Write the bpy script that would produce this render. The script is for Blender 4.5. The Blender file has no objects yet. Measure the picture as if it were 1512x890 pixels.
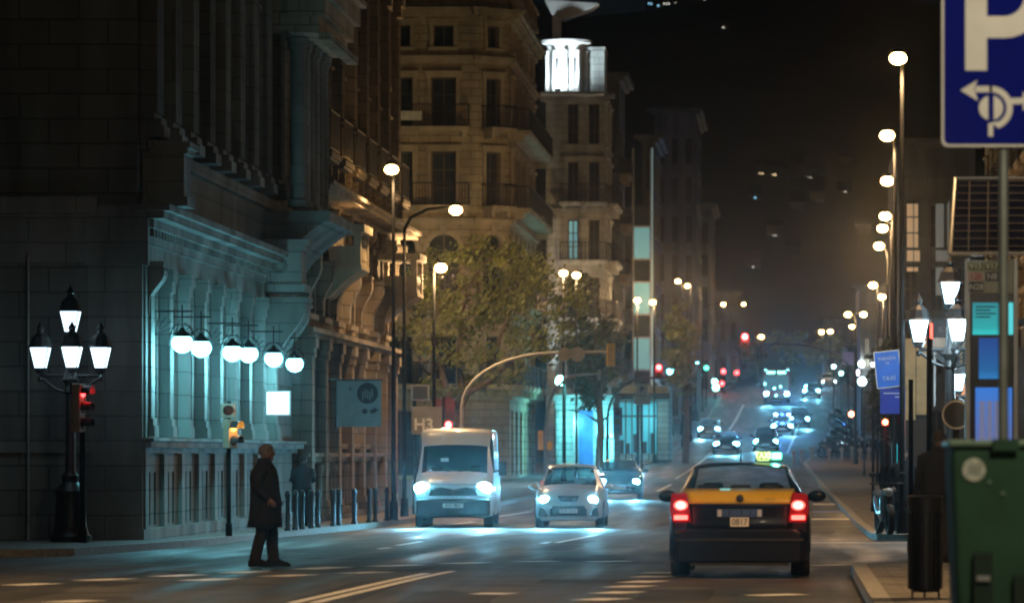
import bpy, bmesh, math, random
from mathutils import Vector, Matrix
random.seed(11)
PI = math.pi
R = math.radians
# ------------------------------------------------------------------ survey
# Street surveyed from the camera: +Y runs up the street, X across, eye height 1.55 m.
FOC, VX, HY, EYE = 6000.0, 1165.0, 670.0, 1.55
PROF = [(-60, .0), (50, .0), (62, -.08), (80, -.2), (105, -.3), (125, -.25), (146, -.12), (170, .05), (200, .35), (235, .95), (270, 1.8),
        (330, 4.0), (375, 6.4), (420, 8.2), (500, 10.3), (700, 15.0), (1000, 22.0), (1400, 30.0)]
def gz(Y):
    if Y <= PROF[0][0]: return PROF[0][1]
    for i in range(len(PROF) - 1):
        a, b = PROF[i], PROF[i + 1]
        if Y <= b[0]:
            h = b[0] - a[0]; t = (Y - a[0]) / h
            p = PROF[max(i - 1, 0)]; n = PROF[min(i + 2, len(PROF) - 1)]
            ma = (b[1] - p[1]) / (b[0] - p[0]); mb = (n[1] - a[1]) / (n[0] - a[0])
            t2, t3 = t * t, t * t * t
            return (2*t3-3*t2+1)*a[1] + (t3-2*t2+t)*h*ma + (-2*t3+3*t2)*b[1] + (t3-t2)*h*mb
    return PROF[-1][1]
def sx(px, Y): return (px - VX) * Y / FOC
def sz(py, Y): return EYE - (py - HY) * Y / FOC
def gy(py):
    lo, hi = 25.0, 415.0
    for _ in range(40):
        m = (lo + hi) / 2
        if HY + FOC * (EYE - gz(m)) / m > py: lo = m
        else: hi = m
    return lo
def lerp_table(T, Y):
    if Y <= T[0][0]: return T[0][1]
    for a, b in zip(T, T[1:]):
        if Y <= b[0]: return a[1] + (b[1] - a[1]) * (Y - a[0]) / (b[0] - a[0])
    return T[-1][1]
KL = [(66, -11.6), (74, -11.1), (88, -10.9), (100, -10.4), (130, -9.8), (160, -9.2), (200, -8.8), (235, -8.1), (270, -7.5), (330, -6.8), (375, -6.4), (700, -6.2)]
KR = [(82, 1.7), (120, 1.7), (200, 1.2), (235, .8), (262, 1.8), (300, 2.8), (375, 4.2), (700, 4.6)]
PAVE = .13

sc = bpy.context.scene
col = sc.collection
# ------------------------------------------------------------------ materials
MC = {}
def _nt(name):
    m = bpy.data.materials.new(name); m.use_nodes = True
    nt = m.node_tree; b = nt.nodes['Principled BSDF']
    return m, nt, b
def mat(name, c=(.5, .5, .5), rough=.6, metal=0., noise=.18, ns=4., bump=0., emit=None, es=0., coat=0., spec=.5):
    if name in MC: return MC[name]
    m, nt, b = _nt(name)
    b.inputs['Base Color'].default_value = (*c, 1); b.inputs['Roughness'].default_value = rough
    b.inputs['Metallic'].default_value = metal; b.inputs['Coat Weight'].default_value = coat
    b.inputs['Specular IOR Level'].default_value = spec
    if emit:
        b.inputs['Emission Color'].default_value = (*emit, 1); b.inputs['Emission Strength'].default_value = es
    if noise:
        tc = nt.nodes.new('ShaderNodeTexCoord'); n = nt.nodes.new('ShaderNodeTexNoise')
        n.inputs['Scale'].default_value = ns; n.inputs['Detail'].default_value = 6
        nt.links.new(tc.outputs['Object'], n.inputs['Vector'])
        mr = nt.nodes.new('ShaderNodeMapRange'); mr.inputs[1].default_value = .3; mr.inputs[2].default_value = .7
        mr.inputs[3].default_value = 1 - noise; mr.inputs[4].default_value = 1 + noise
        nt.links.new(n.outputs[0], mr.inputs[0])
        mx = nt.nodes.new('ShaderNodeVectorMath'); mx.operation = 'SCALE'; mx.inputs[0].default_value = c
        nt.links.new(mr.outputs[0], mx.inputs['Scale']); nt.links.new(mx.outputs[0], b.inputs['Base Color'])
        if bump:
            bp = nt.nodes.new('ShaderNodeBump'); bp.inputs['Strength'].default_value = bump; bp.inputs['Distance'].default_value = .03
            nt.links.new(n.outputs[0], bp.inputs['Height']); nt.links.new(bp.outputs[0], b.inputs['Normal'])
    MC[name] = m; return m
def stone(name, c, bw=.9, bh=.42, mortar=.02, rough=.85, dark=.55):
    """coursed masonry with soot and rain streaks, object space"""
    if name in MC: return MC[name]
    m, nt, b = _nt(name); N = nt.nodes.new; L = nt.links.new
    b.inputs['Roughness'].default_value = rough
    tc = N('ShaderNodeTexCoord'); sp = N('ShaderNodeSeparateXYZ'); L(tc.outputs['Object'], sp.inputs[0])
    ad = N('ShaderNodeMath'); ad.operation = 'ADD'; L(sp.outputs[0], ad.inputs[0]); L(sp.outputs[1], ad.inputs[1])
    cb = N('ShaderNodeCombineXYZ'); L(ad.outputs[0], cb.inputs[0]); L(sp.outputs[2], cb.inputs[1])
    br = N('ShaderNodeTexBrick'); L(cb.outputs[0], br.inputs['Vector'])
    br.inputs['Scale'].default_value = 1; br.inputs['Brick Width'].default_value = bw; br.inputs['Row Height'].default_value = bh
    br.inputs['Mortar Size'].default_value = mortar; br.inputs['Bias'].default_value = -.2
    br.inputs['Color1'].default_value = (*c, 1); br.inputs['Color2'].default_value = (*[x * .78 for x in c], 1)
    br.inputs['Mortar'].default_value = (*[x * .55 for x in c], 1)
    n1 = N('ShaderNodeTexNoise'); n1.inputs['Scale'].default_value = .6; n1.inputs['Detail'].default_value = 8
    mp = N('ShaderNodeMapping'); mp.inputs['Scale'].default_value = (1.6, 1.6, .35); L(tc.outputs['Object'], mp.inputs[0]); L(mp.outputs[0], n1.inputs['Vector'])
    mr = N('ShaderNodeMapRange'); mr.inputs[1].default_value = .35; mr.inputs[2].default_value = .65; mr.inputs[3].default_value = dark; mr.inputs[4].default_value = 1.15
    L(n1.outputs[0], mr.inputs[0])
    mx = N('ShaderNodeVectorMath'); mx.operation = 'SCALE'; L(br.outputs[0], mx.inputs[0]); L(mr.outputs[0], mx.inputs['Scale'])
    L(mx.outputs[0], b.inputs['Base Color'])
    bp = N('ShaderNodeBump'); bp.inputs['Strength'].default_value = .6; bp.inputs['Distance'].default_value = .03
    iv = N('ShaderNodeMath'); iv.operation = 'SUBTRACT'; L(n1.outputs[0], iv.inputs[0]); L(br.outputs['Fac'], iv.inputs[1]); L(iv.outputs[0], bp.inputs['Height'])
    L(bp.outputs[0], b.inputs['Normal'])
    MC[name] = m; return m
def asphalt(name, c, wear=.5, rough=(.42, .7)):
    if name in MC: return MC[name]
    m, nt, b = _nt(name); N = nt.nodes.new; L = nt.links.new
    tc = N('ShaderNodeTexCoord')
    def noise(scale, det, mp=None):
        n = N('ShaderNodeTexNoise'); n.inputs['Scale'].default_value = scale; n.inputs['Detail'].default_value = det
        if mp:
            p = N('ShaderNodeMapping'); p.inputs['Scale'].default_value = mp; L(tc.outputs['Object'], p.inputs[0]); L(p.outputs[0], n.inputs['Vector'])
        else: L(tc.outputs['Object'], n.inputs['Vector'])
        return n
    a = noise(.8, 8); g = noise(45, 3); t = noise(1.3, 5, (1.0, .06, 1))
    def mrange(n, lo, hi, a0=.35, a1=.65):
        r = N('ShaderNodeMapRange'); r.inputs[1].default_value = a0; r.inputs[2].default_value = a1; r.inputs[3].default_value = lo; r.inputs[4].default_value = hi
        L(n.outputs[0], r.inputs[0]); return r
    v1 = mrange(a, 1 - wear * .9, 1 + wear * .8); v2 = mrange(g, .6, 1.4); v3 = mrange(t, .6, 1.45)
    m1 = N('ShaderNodeMath'); m1.operation = 'MULTIPLY'; L(v1.outputs[0], m1.inputs[0]); L(v2.outputs[0], m1.inputs[1])
    m2 = N('ShaderNodeMath'); m2.operation = 'MULTIPLY'; L(m1.outputs[0], m2.inputs[0]); L(v3.outputs[0], m2.inputs[1])
    s = N('ShaderNodeVectorMath'); s.operation = 'SCALE'; s.inputs[0].default_value = c; L(m2.outputs[0], s.inputs['Scale']); L(s.outputs[0], b.inputs['Base Color'])
    r = mrange(t, rough[0], rough[1]); L(r.outputs[0], b.inputs['Roughness'])
    bp = N('ShaderNodeBump'); bp.inputs['Strength'].default_value = .9; bp.inputs['Distance'].default_value = .015; L(g.outputs[0], bp.inputs['Height']); L(bp.outputs[0], b.inputs['Normal'])
    MC[name] = m; return m
def emis(name, c, s, base=None):
    return mat(name, base or tuple(min(.8, x) for x in c), rough=.4, noise=0, emit=c, es=s)
def carglass(name, tint=(.55, .6, .62)):
    if name in MC: return MC[name]
    m = bpy.data.materials.new(name); m.use_nodes = True; nt = m.node_tree; nt.nodes.clear(); N = nt.nodes.new; L = nt.links.new
    o = N('ShaderNodeOutputMaterial'); mx = N('ShaderNodeMixShader'); t = N('ShaderNodeBsdfTransparent'); t.inputs[0].default_value = (*tint, 1)
    g = N('ShaderNodeBsdfGlossy'); g.inputs['Roughness'].default_value = .06; f = N('ShaderNodeFresnel'); f.inputs[0].default_value = 1.5
    ge = N('ShaderNodeNewGeometry'); iv = N('ShaderNodeMath'); iv.operation = 'SUBTRACT'; iv.inputs[0].default_value = 1; L(ge.outputs['Backfacing'], iv.inputs[1]); ml = N('ShaderNodeMath'); ml.operation = 'MULTIPLY'; L(f.outputs[0], ml.inputs[0]); L(iv.outputs[0], ml.inputs[1])
    L(ml.outputs[0], mx.inputs[0]); L(t.outputs[0], mx.inputs[1]); L(g.outputs[0], mx.inputs[2]); L(mx.outputs[0], o.inputs[0])
    MC[name] = m; return m
# ------------------------------------------------------------------ mesh builder
class MB:
    def __init__(s, M=None): s.v = []; s.f = []; s.M = M
    def add(s, vs, fs):
        b = len(s.v)
        s.v += [(s.M @ Vector(p)) if s.M is not None else Vector(p) for p in vs]
        s.f += [tuple(b + i for i in f) for f in fs]
        return s
    def box(s, x0, x1, y0, y1, z0, z1):
        return s.add([(x0,y0,z0),(x1,y0,z0),(x1,y1,z0),(x0,y1,z0),(x0,y0,z1),(x1,y0,z1),(x1,y1,z1),(x0,y1,z1)],
                     [(0,3,2,1),(4,5,6,7),(0,1,5,4),(1,2,6,5),(2,3,7,6),(3,0,4,7)])
    def cbox(s, c, d, rz=0, rx=0, ry=0):
        m = Matrix.Translation(c) @ Matrix.Rotation(rz,4,'Z') @ Matrix.Rotation(ry,4,'Y') @ Matrix.Rotation(rx,4,'X')
        q = MB(m); q.box(-d[0]/2,d[0]/2,-d[1]/2,d[1]/2,-d[2]/2,d[2]/2); return s.add(q.v, q.f)
    def tube(s, pts, r, n=8, caps=True):
        pts = [Vector(p) for p in pts]
        if not isinstance(r, (list, tuple)): r = [r] * len(pts)
        vs, fs = [], []; up = None
        for i, p in enumerate(pts):
            d = (pts[min(i+1, len(pts)-1)] - pts[max(i-1, 0)]).normalized()
            if up is None: up = Vector((0,0,1)) if abs(d.z) < .9 else Vector((1,0,0))
            a = d.cross(up).normalized(); b = d.cross(a).normalized(); up = -b if False else up
            for k in range(n):
                t = 2*PI*k/n; vs.append(p + (a*math.cos(t) + b*math.sin(t)) * r[i])
        for i in range(len(pts)-1):
            for k in range(n):
                j = (k+1) % n; fs.append((i*n+k, i*n+j, (i+1)*n+j, (i+1)*n+k))
        if caps: fs.append(tuple(range(n))); fs.append(tuple(reversed(range((len(pts)-1)*n, len(pts)*n))))
        return s.add(vs, fs)
    def lathe(s, prof, n=16, c=(0,0,0), axis='Z', caps=True):
        vs, fs = [], []
        for r, z in prof:
            for k in range(n):
                t = 2*PI*k/n; x, y = r*math.cos(t), r*math.sin(t)
                p = (x,y,z) if axis=='Z' else ((x,z,y) if axis=='Y' else (z,x,y))
                vs.append((p[0]+c[0], p[1]+c[1], p[2]+c[2]))
        m = len(prof)
        for i in range(m-1):
            for k in range(n):
                j = (k+1)%n; fs.append((i*n+k, i*n+j, (i+1)*n+j, (i+1)*n+k))
        if not caps:
            for k in range(n): j = (k+1)%n; fs.append(((m-1)*n+k, (m-1)*n+j, j, k))
            return s.add(vs, fs)
        if prof[0][0] > 1e-4: fs.append(tuple(reversed(range(n))))
        if prof[-1][0] > 1e-4: fs.append(tuple(range((m-1)*n, m*n)))
        return s.add(vs, fs)
    def ball(s, c, r, nu=16, nv=10, sc=(1,1,1)):
        prof = [(max(1e-5, r*math.sin(PI*i/nv)), -r*math.cos(PI*i/nv)) for i in range(nv+1)]
        q = MB(Matrix.Translation(c) @ Matrix.Diagonal((*sc,1))); q.lathe(prof, nu); return s.add(q.v, q.f)
    def prism(s, poly, y0, y1):      # polygon in XZ, extruded along Y
        n = len(poly)
        return s.add([(x,y0,z) for x,z in poly] + [(x,y1,z) for x,z in poly],
                     [tuple(range(n)), tuple(reversed(range(n,2*n)))] + [(i, n+i, n+(i+1)%n, (i+1)%n) for i in range(n)])
    def prismx(s, poly, x0, x1):     # polygon in YZ, extruded along X
        n = len(poly)
        return s.add([(x0,y,z) for y,z in poly] + [(x1,y,z) for y,z in poly],
                     [tuple(range(n)), tuple(reversed(range(n,2*n)))] + [(i, n+i, n+(i+1)%n, (i+1)%n) for i in range(n)])
    def rings(s, rings, caps=True):  # list of equal-length closed rings
        n = len(rings[0]); vs = [p for r in rings for p in r]; fs = []
        for i in range(len(rings)-1):
            for k in range(n):
                j = (k+1)%n; fs.append((i*n+k, i*n+j, (i+1)*n+j, (i+1)*n+k))
        if caps: fs.append(tuple(reversed(range(n)))); fs.append(tuple(range((len(rings)-1)*n, len(rings)*n)))
        return s.add(vs, fs)
    def mesh(s, name, m=None, smooth=False):
        me = bpy.data.meshes.new(name); me.from_pydata([tuple(v) for v in s.v], [], s.f)
        bm = bmesh.new(); bm.from_mesh(me); bmesh.ops.recalc_face_normals(bm, faces=bm.faces); bm.to_mesh(me); bm.free()
        if smooth:
            me.polygons.foreach_set('use_smooth', [True]*len(me.polygons))
            try: me.set_sharp_from_angle(angle=R(40))
            except Exception: pass
        if m: me.materials.append(m)
        return me
    def build(s, name, m, parent=None, smooth=False, bevel=0, loc=None, rot=None):
        o = bpy.data.objects.new(name, s.mesh(name, m, smooth)); col.objects.link(o)
        if parent: o.parent = parent
        if loc: o.location = loc
        if rot: o.rotation_euler = rot
        if bevel:
            md = o.modifiers.new('bevel','BEVEL'); md.width = bevel; md.segments = 2; md.limit_method = 'ANGLE'; md.angle_limit = R(35)
        return o
def inst(me, name, parent, loc=(0,0,0), rot=(0,0,0), scale=None, M=None):
    o = bpy.data.objects.new(name, me); col.objects.link(o); o.parent = parent
    if M is not None: o.matrix_local = M
    else: o.location = loc; o.rotation_euler = rot
    if scale: o.scale = scale
    return o
def thing(name, label, cat, loc=(0,0,0), rz=0, group=None):
    o = bpy.data.objects.new(name, None); col.objects.link(o); o.empty_display_size = .2
    o.location = loc; o.rotation_euler = (0,0,rz); o['label'] = label; o['category'] = cat
    if group: o['group'] = group
    return o
def tag(o, label, cat, group=None):
    o['label'] = label; o['category'] = cat
    if group: o['group'] = group
    return o
def copy_tree(o, parent=None):
    c = o.copy(); col.objects.link(c)
    if parent is not None: c.parent = parent
    for ch in list(o.children): copy_tree(ch, c)
    return c
def struct(name, mb, m, **k):
    o = mb.build(name, m, **k); o['kind'] = 'structure'; return o
def light(kind, loc, power, c, parent=None, size=.1, rot=None, spot=None, blend=.5):
    l = bpy.data.lights.new('lamp_light', kind); l.energy = power; l.color = c; l.shadow_soft_size = size
    if kind == 'SPOT': l.spot_size = spot; l.spot_blend = blend
    o = bpy.data.objects.new('lamp_light', l); col.objects.link(o); o.location = loc
    if rot: o.rotation_euler = rot
    if parent: o.parent = parent
    return o
def text(body, size, loc, m, parent, rot=(PI/2,0,0), name='lettering', ext=.002, bold=0., align='CENTER', sx_=1.):
    cu = bpy.data.curves.new(name,'FONT'); cu.body = body; cu.size = size; cu.extrude = ext; cu.offset = bold
    cu.align_x = align; cu.align_y = 'CENTER'; cu.materials.append(m)
    t = bpy.data.objects.new('tmp_text', cu); me = bpy.data.meshes.new_from_object(t); bpy.data.objects.remove(t); me.name = name
    if not me.materials: me.materials.append(m)
    o = bpy.data.objects.new(name, me); col.objects.link(o); o.parent = parent; o.location = loc; o.rotation_euler = rot; o.scale = (sx_,1,1)
    return o
SODIUM = (1., .60, .27); CYAN = (.22, .72, .86); COLD = (.42, .80, 1.)
KS, KC, KH = .85, 1.2, .78     # light-level trims: sodium, cold, headlights
WORLD_S = .0007
HAZE = .00012
# ------------------------------------------------------------------ world, camera, ground
w = bpy.data.worlds.new("World"); sc.world = w; w.use_nodes = True
nt = w.node_tree; bg = nt.nodes['Background']
sky = nt.nodes.new('ShaderNodeTexSky'); sky.sky_type = 'NISHITA'; sky.sun_disc = False
sky.sun_elevation = R(25); sky.sun_rotation = R(150)
hs = nt.nodes.new('ShaderNodeMixRGB'); hs.blend_type = 'MULTIPLY'; hs.inputs[0].default_value = 1; hs.inputs[2].default_value = (.55, .8, 1., 1)
nt.links.new(sky.outputs[0], hs.inputs[1]); nt.links.new(hs.outputs[0], bg.inputs[0]); bg.inputs[1].default_value = WORLD_S
cd = bpy.data.cameras.new('camera'); cam = bpy.data.objects.new('camera', cd); col.objects.link(cam); sc.camera = cam
cam.location = (0, 0, EYE); cam.rotation_euler = (PI/2, 0, 0)
cd.sensor_width = 36; cd.lens = FOC * 36 / 1512; cd.shift_x = (756 - VX) / 1512; cd.shift_y = (HY - 445) / 1512
cd.clip_start = .5; cd.clip_end = 9000
cd.dof.use_dof = True; cd.dof.focus_distance = 75; cd.dof.aperture_fstop = 2.8
sc.view_settings.view_transform = 'Standard'; sc.view_settings.look = 'None'; sc.view_settings.exposure = 0; sc.view_settings.gamma = 1
sc.cycles.use_denoising = True; sc.cycles.max_bounces = 5; sc.cycles.diffuse_bounces = 2; sc.cycles.glossy_bounces = 3; sc.cycles.volume_bounces = 0
sc.cycles.sample_clamp_indirect = 3; sc.cycles.sample_clamp_direct = 0; sc.cycles.use_light_tree = True; sc.cycles.filter_width = 2.0
sc.cycles.transparent_max_bounces = 8; sc.cycles.caustics_reflective = False; sc.cycles.caustics_refractive = False

M_asph = asphalt('asphalt', (.050, .049, .048), rough=(.44, .78))
M_ground = mat('ground_dirt', (.05, .05, .045), rough=.9, ns=.05)
M_pave = stone('pavement_tiles', (.20, .19, .175), bw=.4, bh=.4, mortar=.012, dark=.7)
# horizontal tiles: brick projected on X/Y
nt = M_pave.node_tree
for l in list(nt.links):
    if l.to_node.type == 'COMBXYZ': nt.links.remove(l)
sp = [n for n in nt.nodes if n.type == 'SEPXYZ'][0]; cb = [n for n in nt.nodes if n.type == 'COMBXYZ'][0]
nt.links.new(sp.outputs[0], cb.inputs[0]); nt.links.new(sp.outputs[1], cb.inputs[1])
M_kerb = mat('granite_kerb', (.30, .29, .27), rough=.75, ns=12, noise=.25)
M_paint = mat('road_paint', (.70, .69, .64), rough=.55, ns=8, noise=.35)

YS = [-60,-40,-20,0] + [10+4*i for i in range(13)] + [62+3*i for i in range(60)] + [242+5*i for i in range(60)] + [560,620,700,850,1000,1200,1400]
def sheet(xs_fn, ys, dz, nx=2):
    mb = MB(); vs = []; fs = []
    for Y in ys:
        a, b = xs_fn(Y)
        for i in range(nx): vs.append((a + (b-a)*i/(nx-1), Y, gz(Y) + dz))
    for j in range(len(ys)-1):
        for i in range(nx-1): k = j*nx+i; fs.append((k, k+1, k+nx+1, k+nx))
    return mb.add(vs, fs)
struct('ground', sheet(lambda Y: (-700, 700), YS, -.05, 6), M_ground)
YR = [y for y in YS if y <= 700]
struct('road', sheet(lambda Y: (-60, 45), YR, 0, 8), M_asph)
# pavements: raised slab with kerb stone; outline polygons following the street
def pavement(name, edge, back, ys):
    """edge(Y) kerb X, back(Y) far X"""
    top = MB(); kb = MB(); n = len(ys)
    vs, fs = [], []
    for Y in ys:
        e, b = edge(Y), back(Y); sgn = 1 if b > e else -1
        vs += [(e + sgn*.20, Y, gz(Y)+PAVE), (b, Y, gz(Y)+PAVE)]
    fs = [(2*i, 2*i+1, 2*i+3, 2*i+2) for i in range(n-1)]
    top.add(vs, fs)
    vs = []
    for Y in ys:
        e, b = edge(Y), back(Y); sgn = 1 if b > e else -1
        vs += [(e, Y, gz(Y)-.05), (e + sgn*.01, Y, gz(Y)+PAVE+.002), (e + sgn*.20, Y, gz(Y)+PAVE+.002)]
    fs = [f for i in range(n-1) for f in ((3*i, 3*i+1, 3*i+4, 3*i+3), (3*i+1, 3*i+2, 3*i+5, 3*i+4))]
    # end face towards the camera
    e, b, Y = edge(ys[0]), back(ys[0]), ys[0]
    fs.append((len(vs), len(vs)+1, len(vs)+2, len(vs)+3)); vs += [(e, Y, gz(Y)-.05), (b, Y, gz(Y)-.05), (b, Y, gz(Y)+PAVE+.001), (e, Y, gz(Y)+PAVE+.001)]
    e, b, Y = edge(ys[-1]), back(ys[-1]), ys[-1]
    fs.append((len(vs), len(vs)+1, len(vs)+2, len(vs)+3)); vs += [(e, Y, gz(Y)-.05), (b, Y, gz(Y)-.05), (b, Y, gz(Y)+PAVE+.001), (e, Y, gz(Y)+PAVE+.001)]
    kb.add(vs, fs)
    struct(name, top, M_pave); struct('kerb', kb, M_kerb)
def yr(a, b, st=3):
    n = max(1, int((b-a)/st)); return [a + (b-a)*i/n for i in range(n+1)]
def kl(Y):
    if Y < 66: return -11.6 - (66-Y)**1.7*.5
    return lerp_table(KL, Y)
pavement('pavement_left', kl, lambda Y: -60, [60,61,62,63,64,65,66] + yr(68, 690, 4))
def krn(Y): return .8 if Y < 52.5 else .8 + (Y-52.5)**2.2*.12
pavement('pavement_near_right', krn, lambda Y: 45, yr(-20, 52.5, 6) + [53,53.7,54.4,55,55.6])
def krf(Y): return lerp_table(KR, Y) + (max(0, 84-Y)**1.8)*.35
pavement('pavement_right', krf, lambda Y: 45, [79.5,80,80.7,81.5,82.5,83.5] + yr(85, 690, 4))
# island with a kerb at the right-hand junction mouth
# painted markings
mk = MB()
def strip(x0, y0, x1, y1, wd, dz=.004, mb=None):
    mb = mb or mk; n = max(1, int(abs(y1-y0)/3)); dx, dy = x1-x0, y1-y0; l = math.hypot(dx, dy); nx, ny = -dy/l*wd/2, dx/l*wd/2
    vs = []
    for i in range(n+1):
        t = i/n; X, Y = x0+dx*t, y0+dy*t
        vs += [(X-nx, Y-ny, gz(Y-ny)+dz), (X+nx, Y+ny, gz(Y+ny)+dz)]
    mb.add(vs, [(2*i, 2*i+1, 2*i+3, 2*i+2) for i in range(n)])
def pline(a, b, wd=.13, mb=None):
    Ya, Yb = gy(a[1]), gy(b[1]); strip(sx(a[0],Ya), Ya, sx(b[0],Yb), Yb, wd, mb=mb)
for a, b, wd in [((430,890),(630,846),.13), ((462,890),(668,843),.13),
        ((620,779),(699,770),.13), ((730,763),(784,755),.13), ((821,801),(882,789),.13), ((801,802),(811,800),.13),
        ((559,810),(576,808),.13), ((586,805),(622,799),.13), ((970,725),(991,715),.14), ((998,706),(1050,668),.14), ((1060,654),(1071,641),.14), ((1076,635),(1098,597),.2),
        ((1162,669),(1180,624),.14), ((1243,705),(1300,695),.15), ((1210,719),(1224,711),.13)]:
    pline(a, b, wd)
for x0, x1, y, y2 in [(123,184,857,854), (236,291,851,848), (342,381,846,843), (448,503,840,837), (556,611,836,833.5), (663,711,832,830),
        (17,74,864,861), (281,337,857,854), (400,451,851,848), (512,566,846,844), (84,135,889,886), (767,818,829,828), (873,926,829,828),
        (865,909,886,883), (892,932,876,873), (912,949,867,864), (932,966,860,857), (951,976,852,850), (966,981,846,844.5),
        (715,742,877,875), (1198,1245,835,833), (1110,1180,879,877)]:
    pline((x0,y), (x1,y2), .42)
# broad right-lane bands before the far kerb: markings, plus road reflections as paint
for x0, x1, y, wd in [(1198,1400,801,.45), (1198,1284,766,2.2), (1200,1276,744,3.2), (1202,1274,731,3.0)]:
    pline((x0,y), (x1,y), wd)
struct('road_markings', mk, M_paint)
pt = MB(); rp = random.Random(4)
for k in range(46):
    Y = 42 + 160*(k/46)**1.5; X = rp.uniform(-9.5, .2 if Y < 80 else 1.0); a, b_ = rp.uniform(.5,1.6), rp.uniform(2,9)
    n = 10; vs = []
    for i in range(n):
        t = 2*PI*i/n; r_ = rp.uniform(.8,1.1); yy = Y+b_*.5*max(-.85,min(.85,math.sin(t)*1.3))*r_; vs.append((X+a*.5*max(-.85,min(.85,math.cos(t)*1.3))*r_, yy, gz(yy)+.0022))
    pt.add(vs, [tuple(range(n))])
struct('asphalt_patches', pt, asphalt('tar_patch', (.026,.026,.028), rough=(.55,.85)))
mb2 = MB(); pline((1200,755), (1272,755), 2.2, mb2)
struct('blue_road_band', mb2, mat('blue_road_colour', (.05, .12, .50), rough=.55, ns=6))  # broad blue band across the right lane
# hill at the end of the avenue
def hz(X, Y):
    t = max(0, min(1, (Y-1150)/1700)); t = t*t*(3-2*t)
    r = 300 + 45*math.sin(X*.004+1.0) + 22*math.sin(X*.011+Y*.002) + 12*math.sin(X*.03+2) 
    r *= 1 - .30*max(0, min(1, (X+20)/400))
    return 22 + t*(r-22)
hb = MB(); nx, ny = 60, 30; vs = []
for j in range(ny+1):
    Y = 1100 + j*70
    for i in range(nx+1):
        X = -1300 + i*45; vs.append((X, Y, hz(X, Y) if Y < 2950 else hz(X, 2950) - (Y-2950)*.4))
hb.add(vs, [(j*(nx+1)+i, j*(nx+1)+i+1, (j+1)*(nx+1)+i+1, (j+1)*(nx+1)+i) for j in range(ny) for i in range(nx)])
struct('hill', hb, mat('hill_scrub', (.035, .045, .03), rough=1, ns=.02, noise=.4), smooth=True)
# ------------------------------------------------------------------ buildings
M_glassw = mat('window_glass', (.03, .04, .045), rough=.12, noise=.3, ns=1.5)
M_frame = mat('window_wood', (.10, .075, .05), rough=.6)
M_iron = mat('black_iron', (.022, .023, .024), rough=.45, noise=.3, ns=9, metal=.3)
M_lit_warm = emis('lit_room_warm', (1., .62, .28), .55)
M_lit_dim = emis('lit_room_dim', (.75, .70, .55), .10)
M_lit_cyan = emis('lit_room_cyan', (.25, .85, 1.), 1.3)
M_lit_teal = emis('lit_glass_teal', (.30, .75, .85), .26)
WC = {}
def win_mesh(w, h, arch, nv, nh):
    k = (round(w,2), round(h,2), arch, nv, nh)
    if k in WC: return WC[k]
    f = MB(); t = .07
    f.box(-w/2, -w/2+t, 0, .09, 0, h).box(w/2-t, w/2, 0, .09, 0, h).box(-w/2+t, w/2-t, 0, .09, 0, t).box(-w/2+t, w/2-t, 0, .09, h-t, h)
    for i in range(1, nv): x = -w/2 + w*i/nv; f.box(x-.03, x+.03, .01, .08, t, h-t)
    for i in range(1, nh):
        z = h*i/nh
        for j in range(nv):
            a = -w/2 + w*j/nv + (.03 if j else t); b = -w/2 + w*(j+1)/nv - (.03 if j < nv-1 else t); f.box(a, b, .015, .075, z-.02, z+.02)
    g = MB(); g.box(-w/2+.02, w/2-.02, .05, .07, .02, h-.02)
    WC[k] = (f.mesh('window', M_frame), g)
    return WC[k]
PC = {}
def pane_mesh(w, h, m, g):
    k = (round(w,2), round(h,2), m.name)
    if k not in PC: PC[k] = g.mesh('pane', m)
    return PC[k]
BC = {}
def balcony_mesh(w, dep, slab):
    k = (round(w,2), dep)
    if k in BC: return BC[k]
    b = MB()
    b.box(-w/2, w/2, -dep, -.003, -.14, 0).box(-w/2+.04, w/2-.04, -dep+.05, -.003, -.22, -.142)
    for s in (-1, 1):
        x = s*(w/2-.25); b.box(x-.08, x+.08, -dep*.7, -.003, -.50, -.222)
    r = MB(); n = max(3, int(w/.14))
    r.box(-w/2+.03, w/2-.03, -dep+.03, -dep+.07, .98, 1.03).box(-w/2+.03, w/2-.03, -dep+.035, -dep+.065, .06, .09)
    for i in range(n+1):
        x = -w/2+.05 + (w-.1)*i/n; r.box(x-.013, x+.013, -dep+.037, -dep+.063, .09, .98)
    for s in (-1, 1):
        x = s*(w/2-.05); r.box(x-.02, x+.02, -dep+.071, -.01, .98, 1.03)
        for j in range(1, 5): y = -dep+.05 + dep*j/5; r.box(x-.013, x+.013, y-.013, y+.013, .0, .98)
    BC[k] = (b.mesh('balcony', slab), r.mesh('railing', M_iron)); return BC[k]
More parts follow.
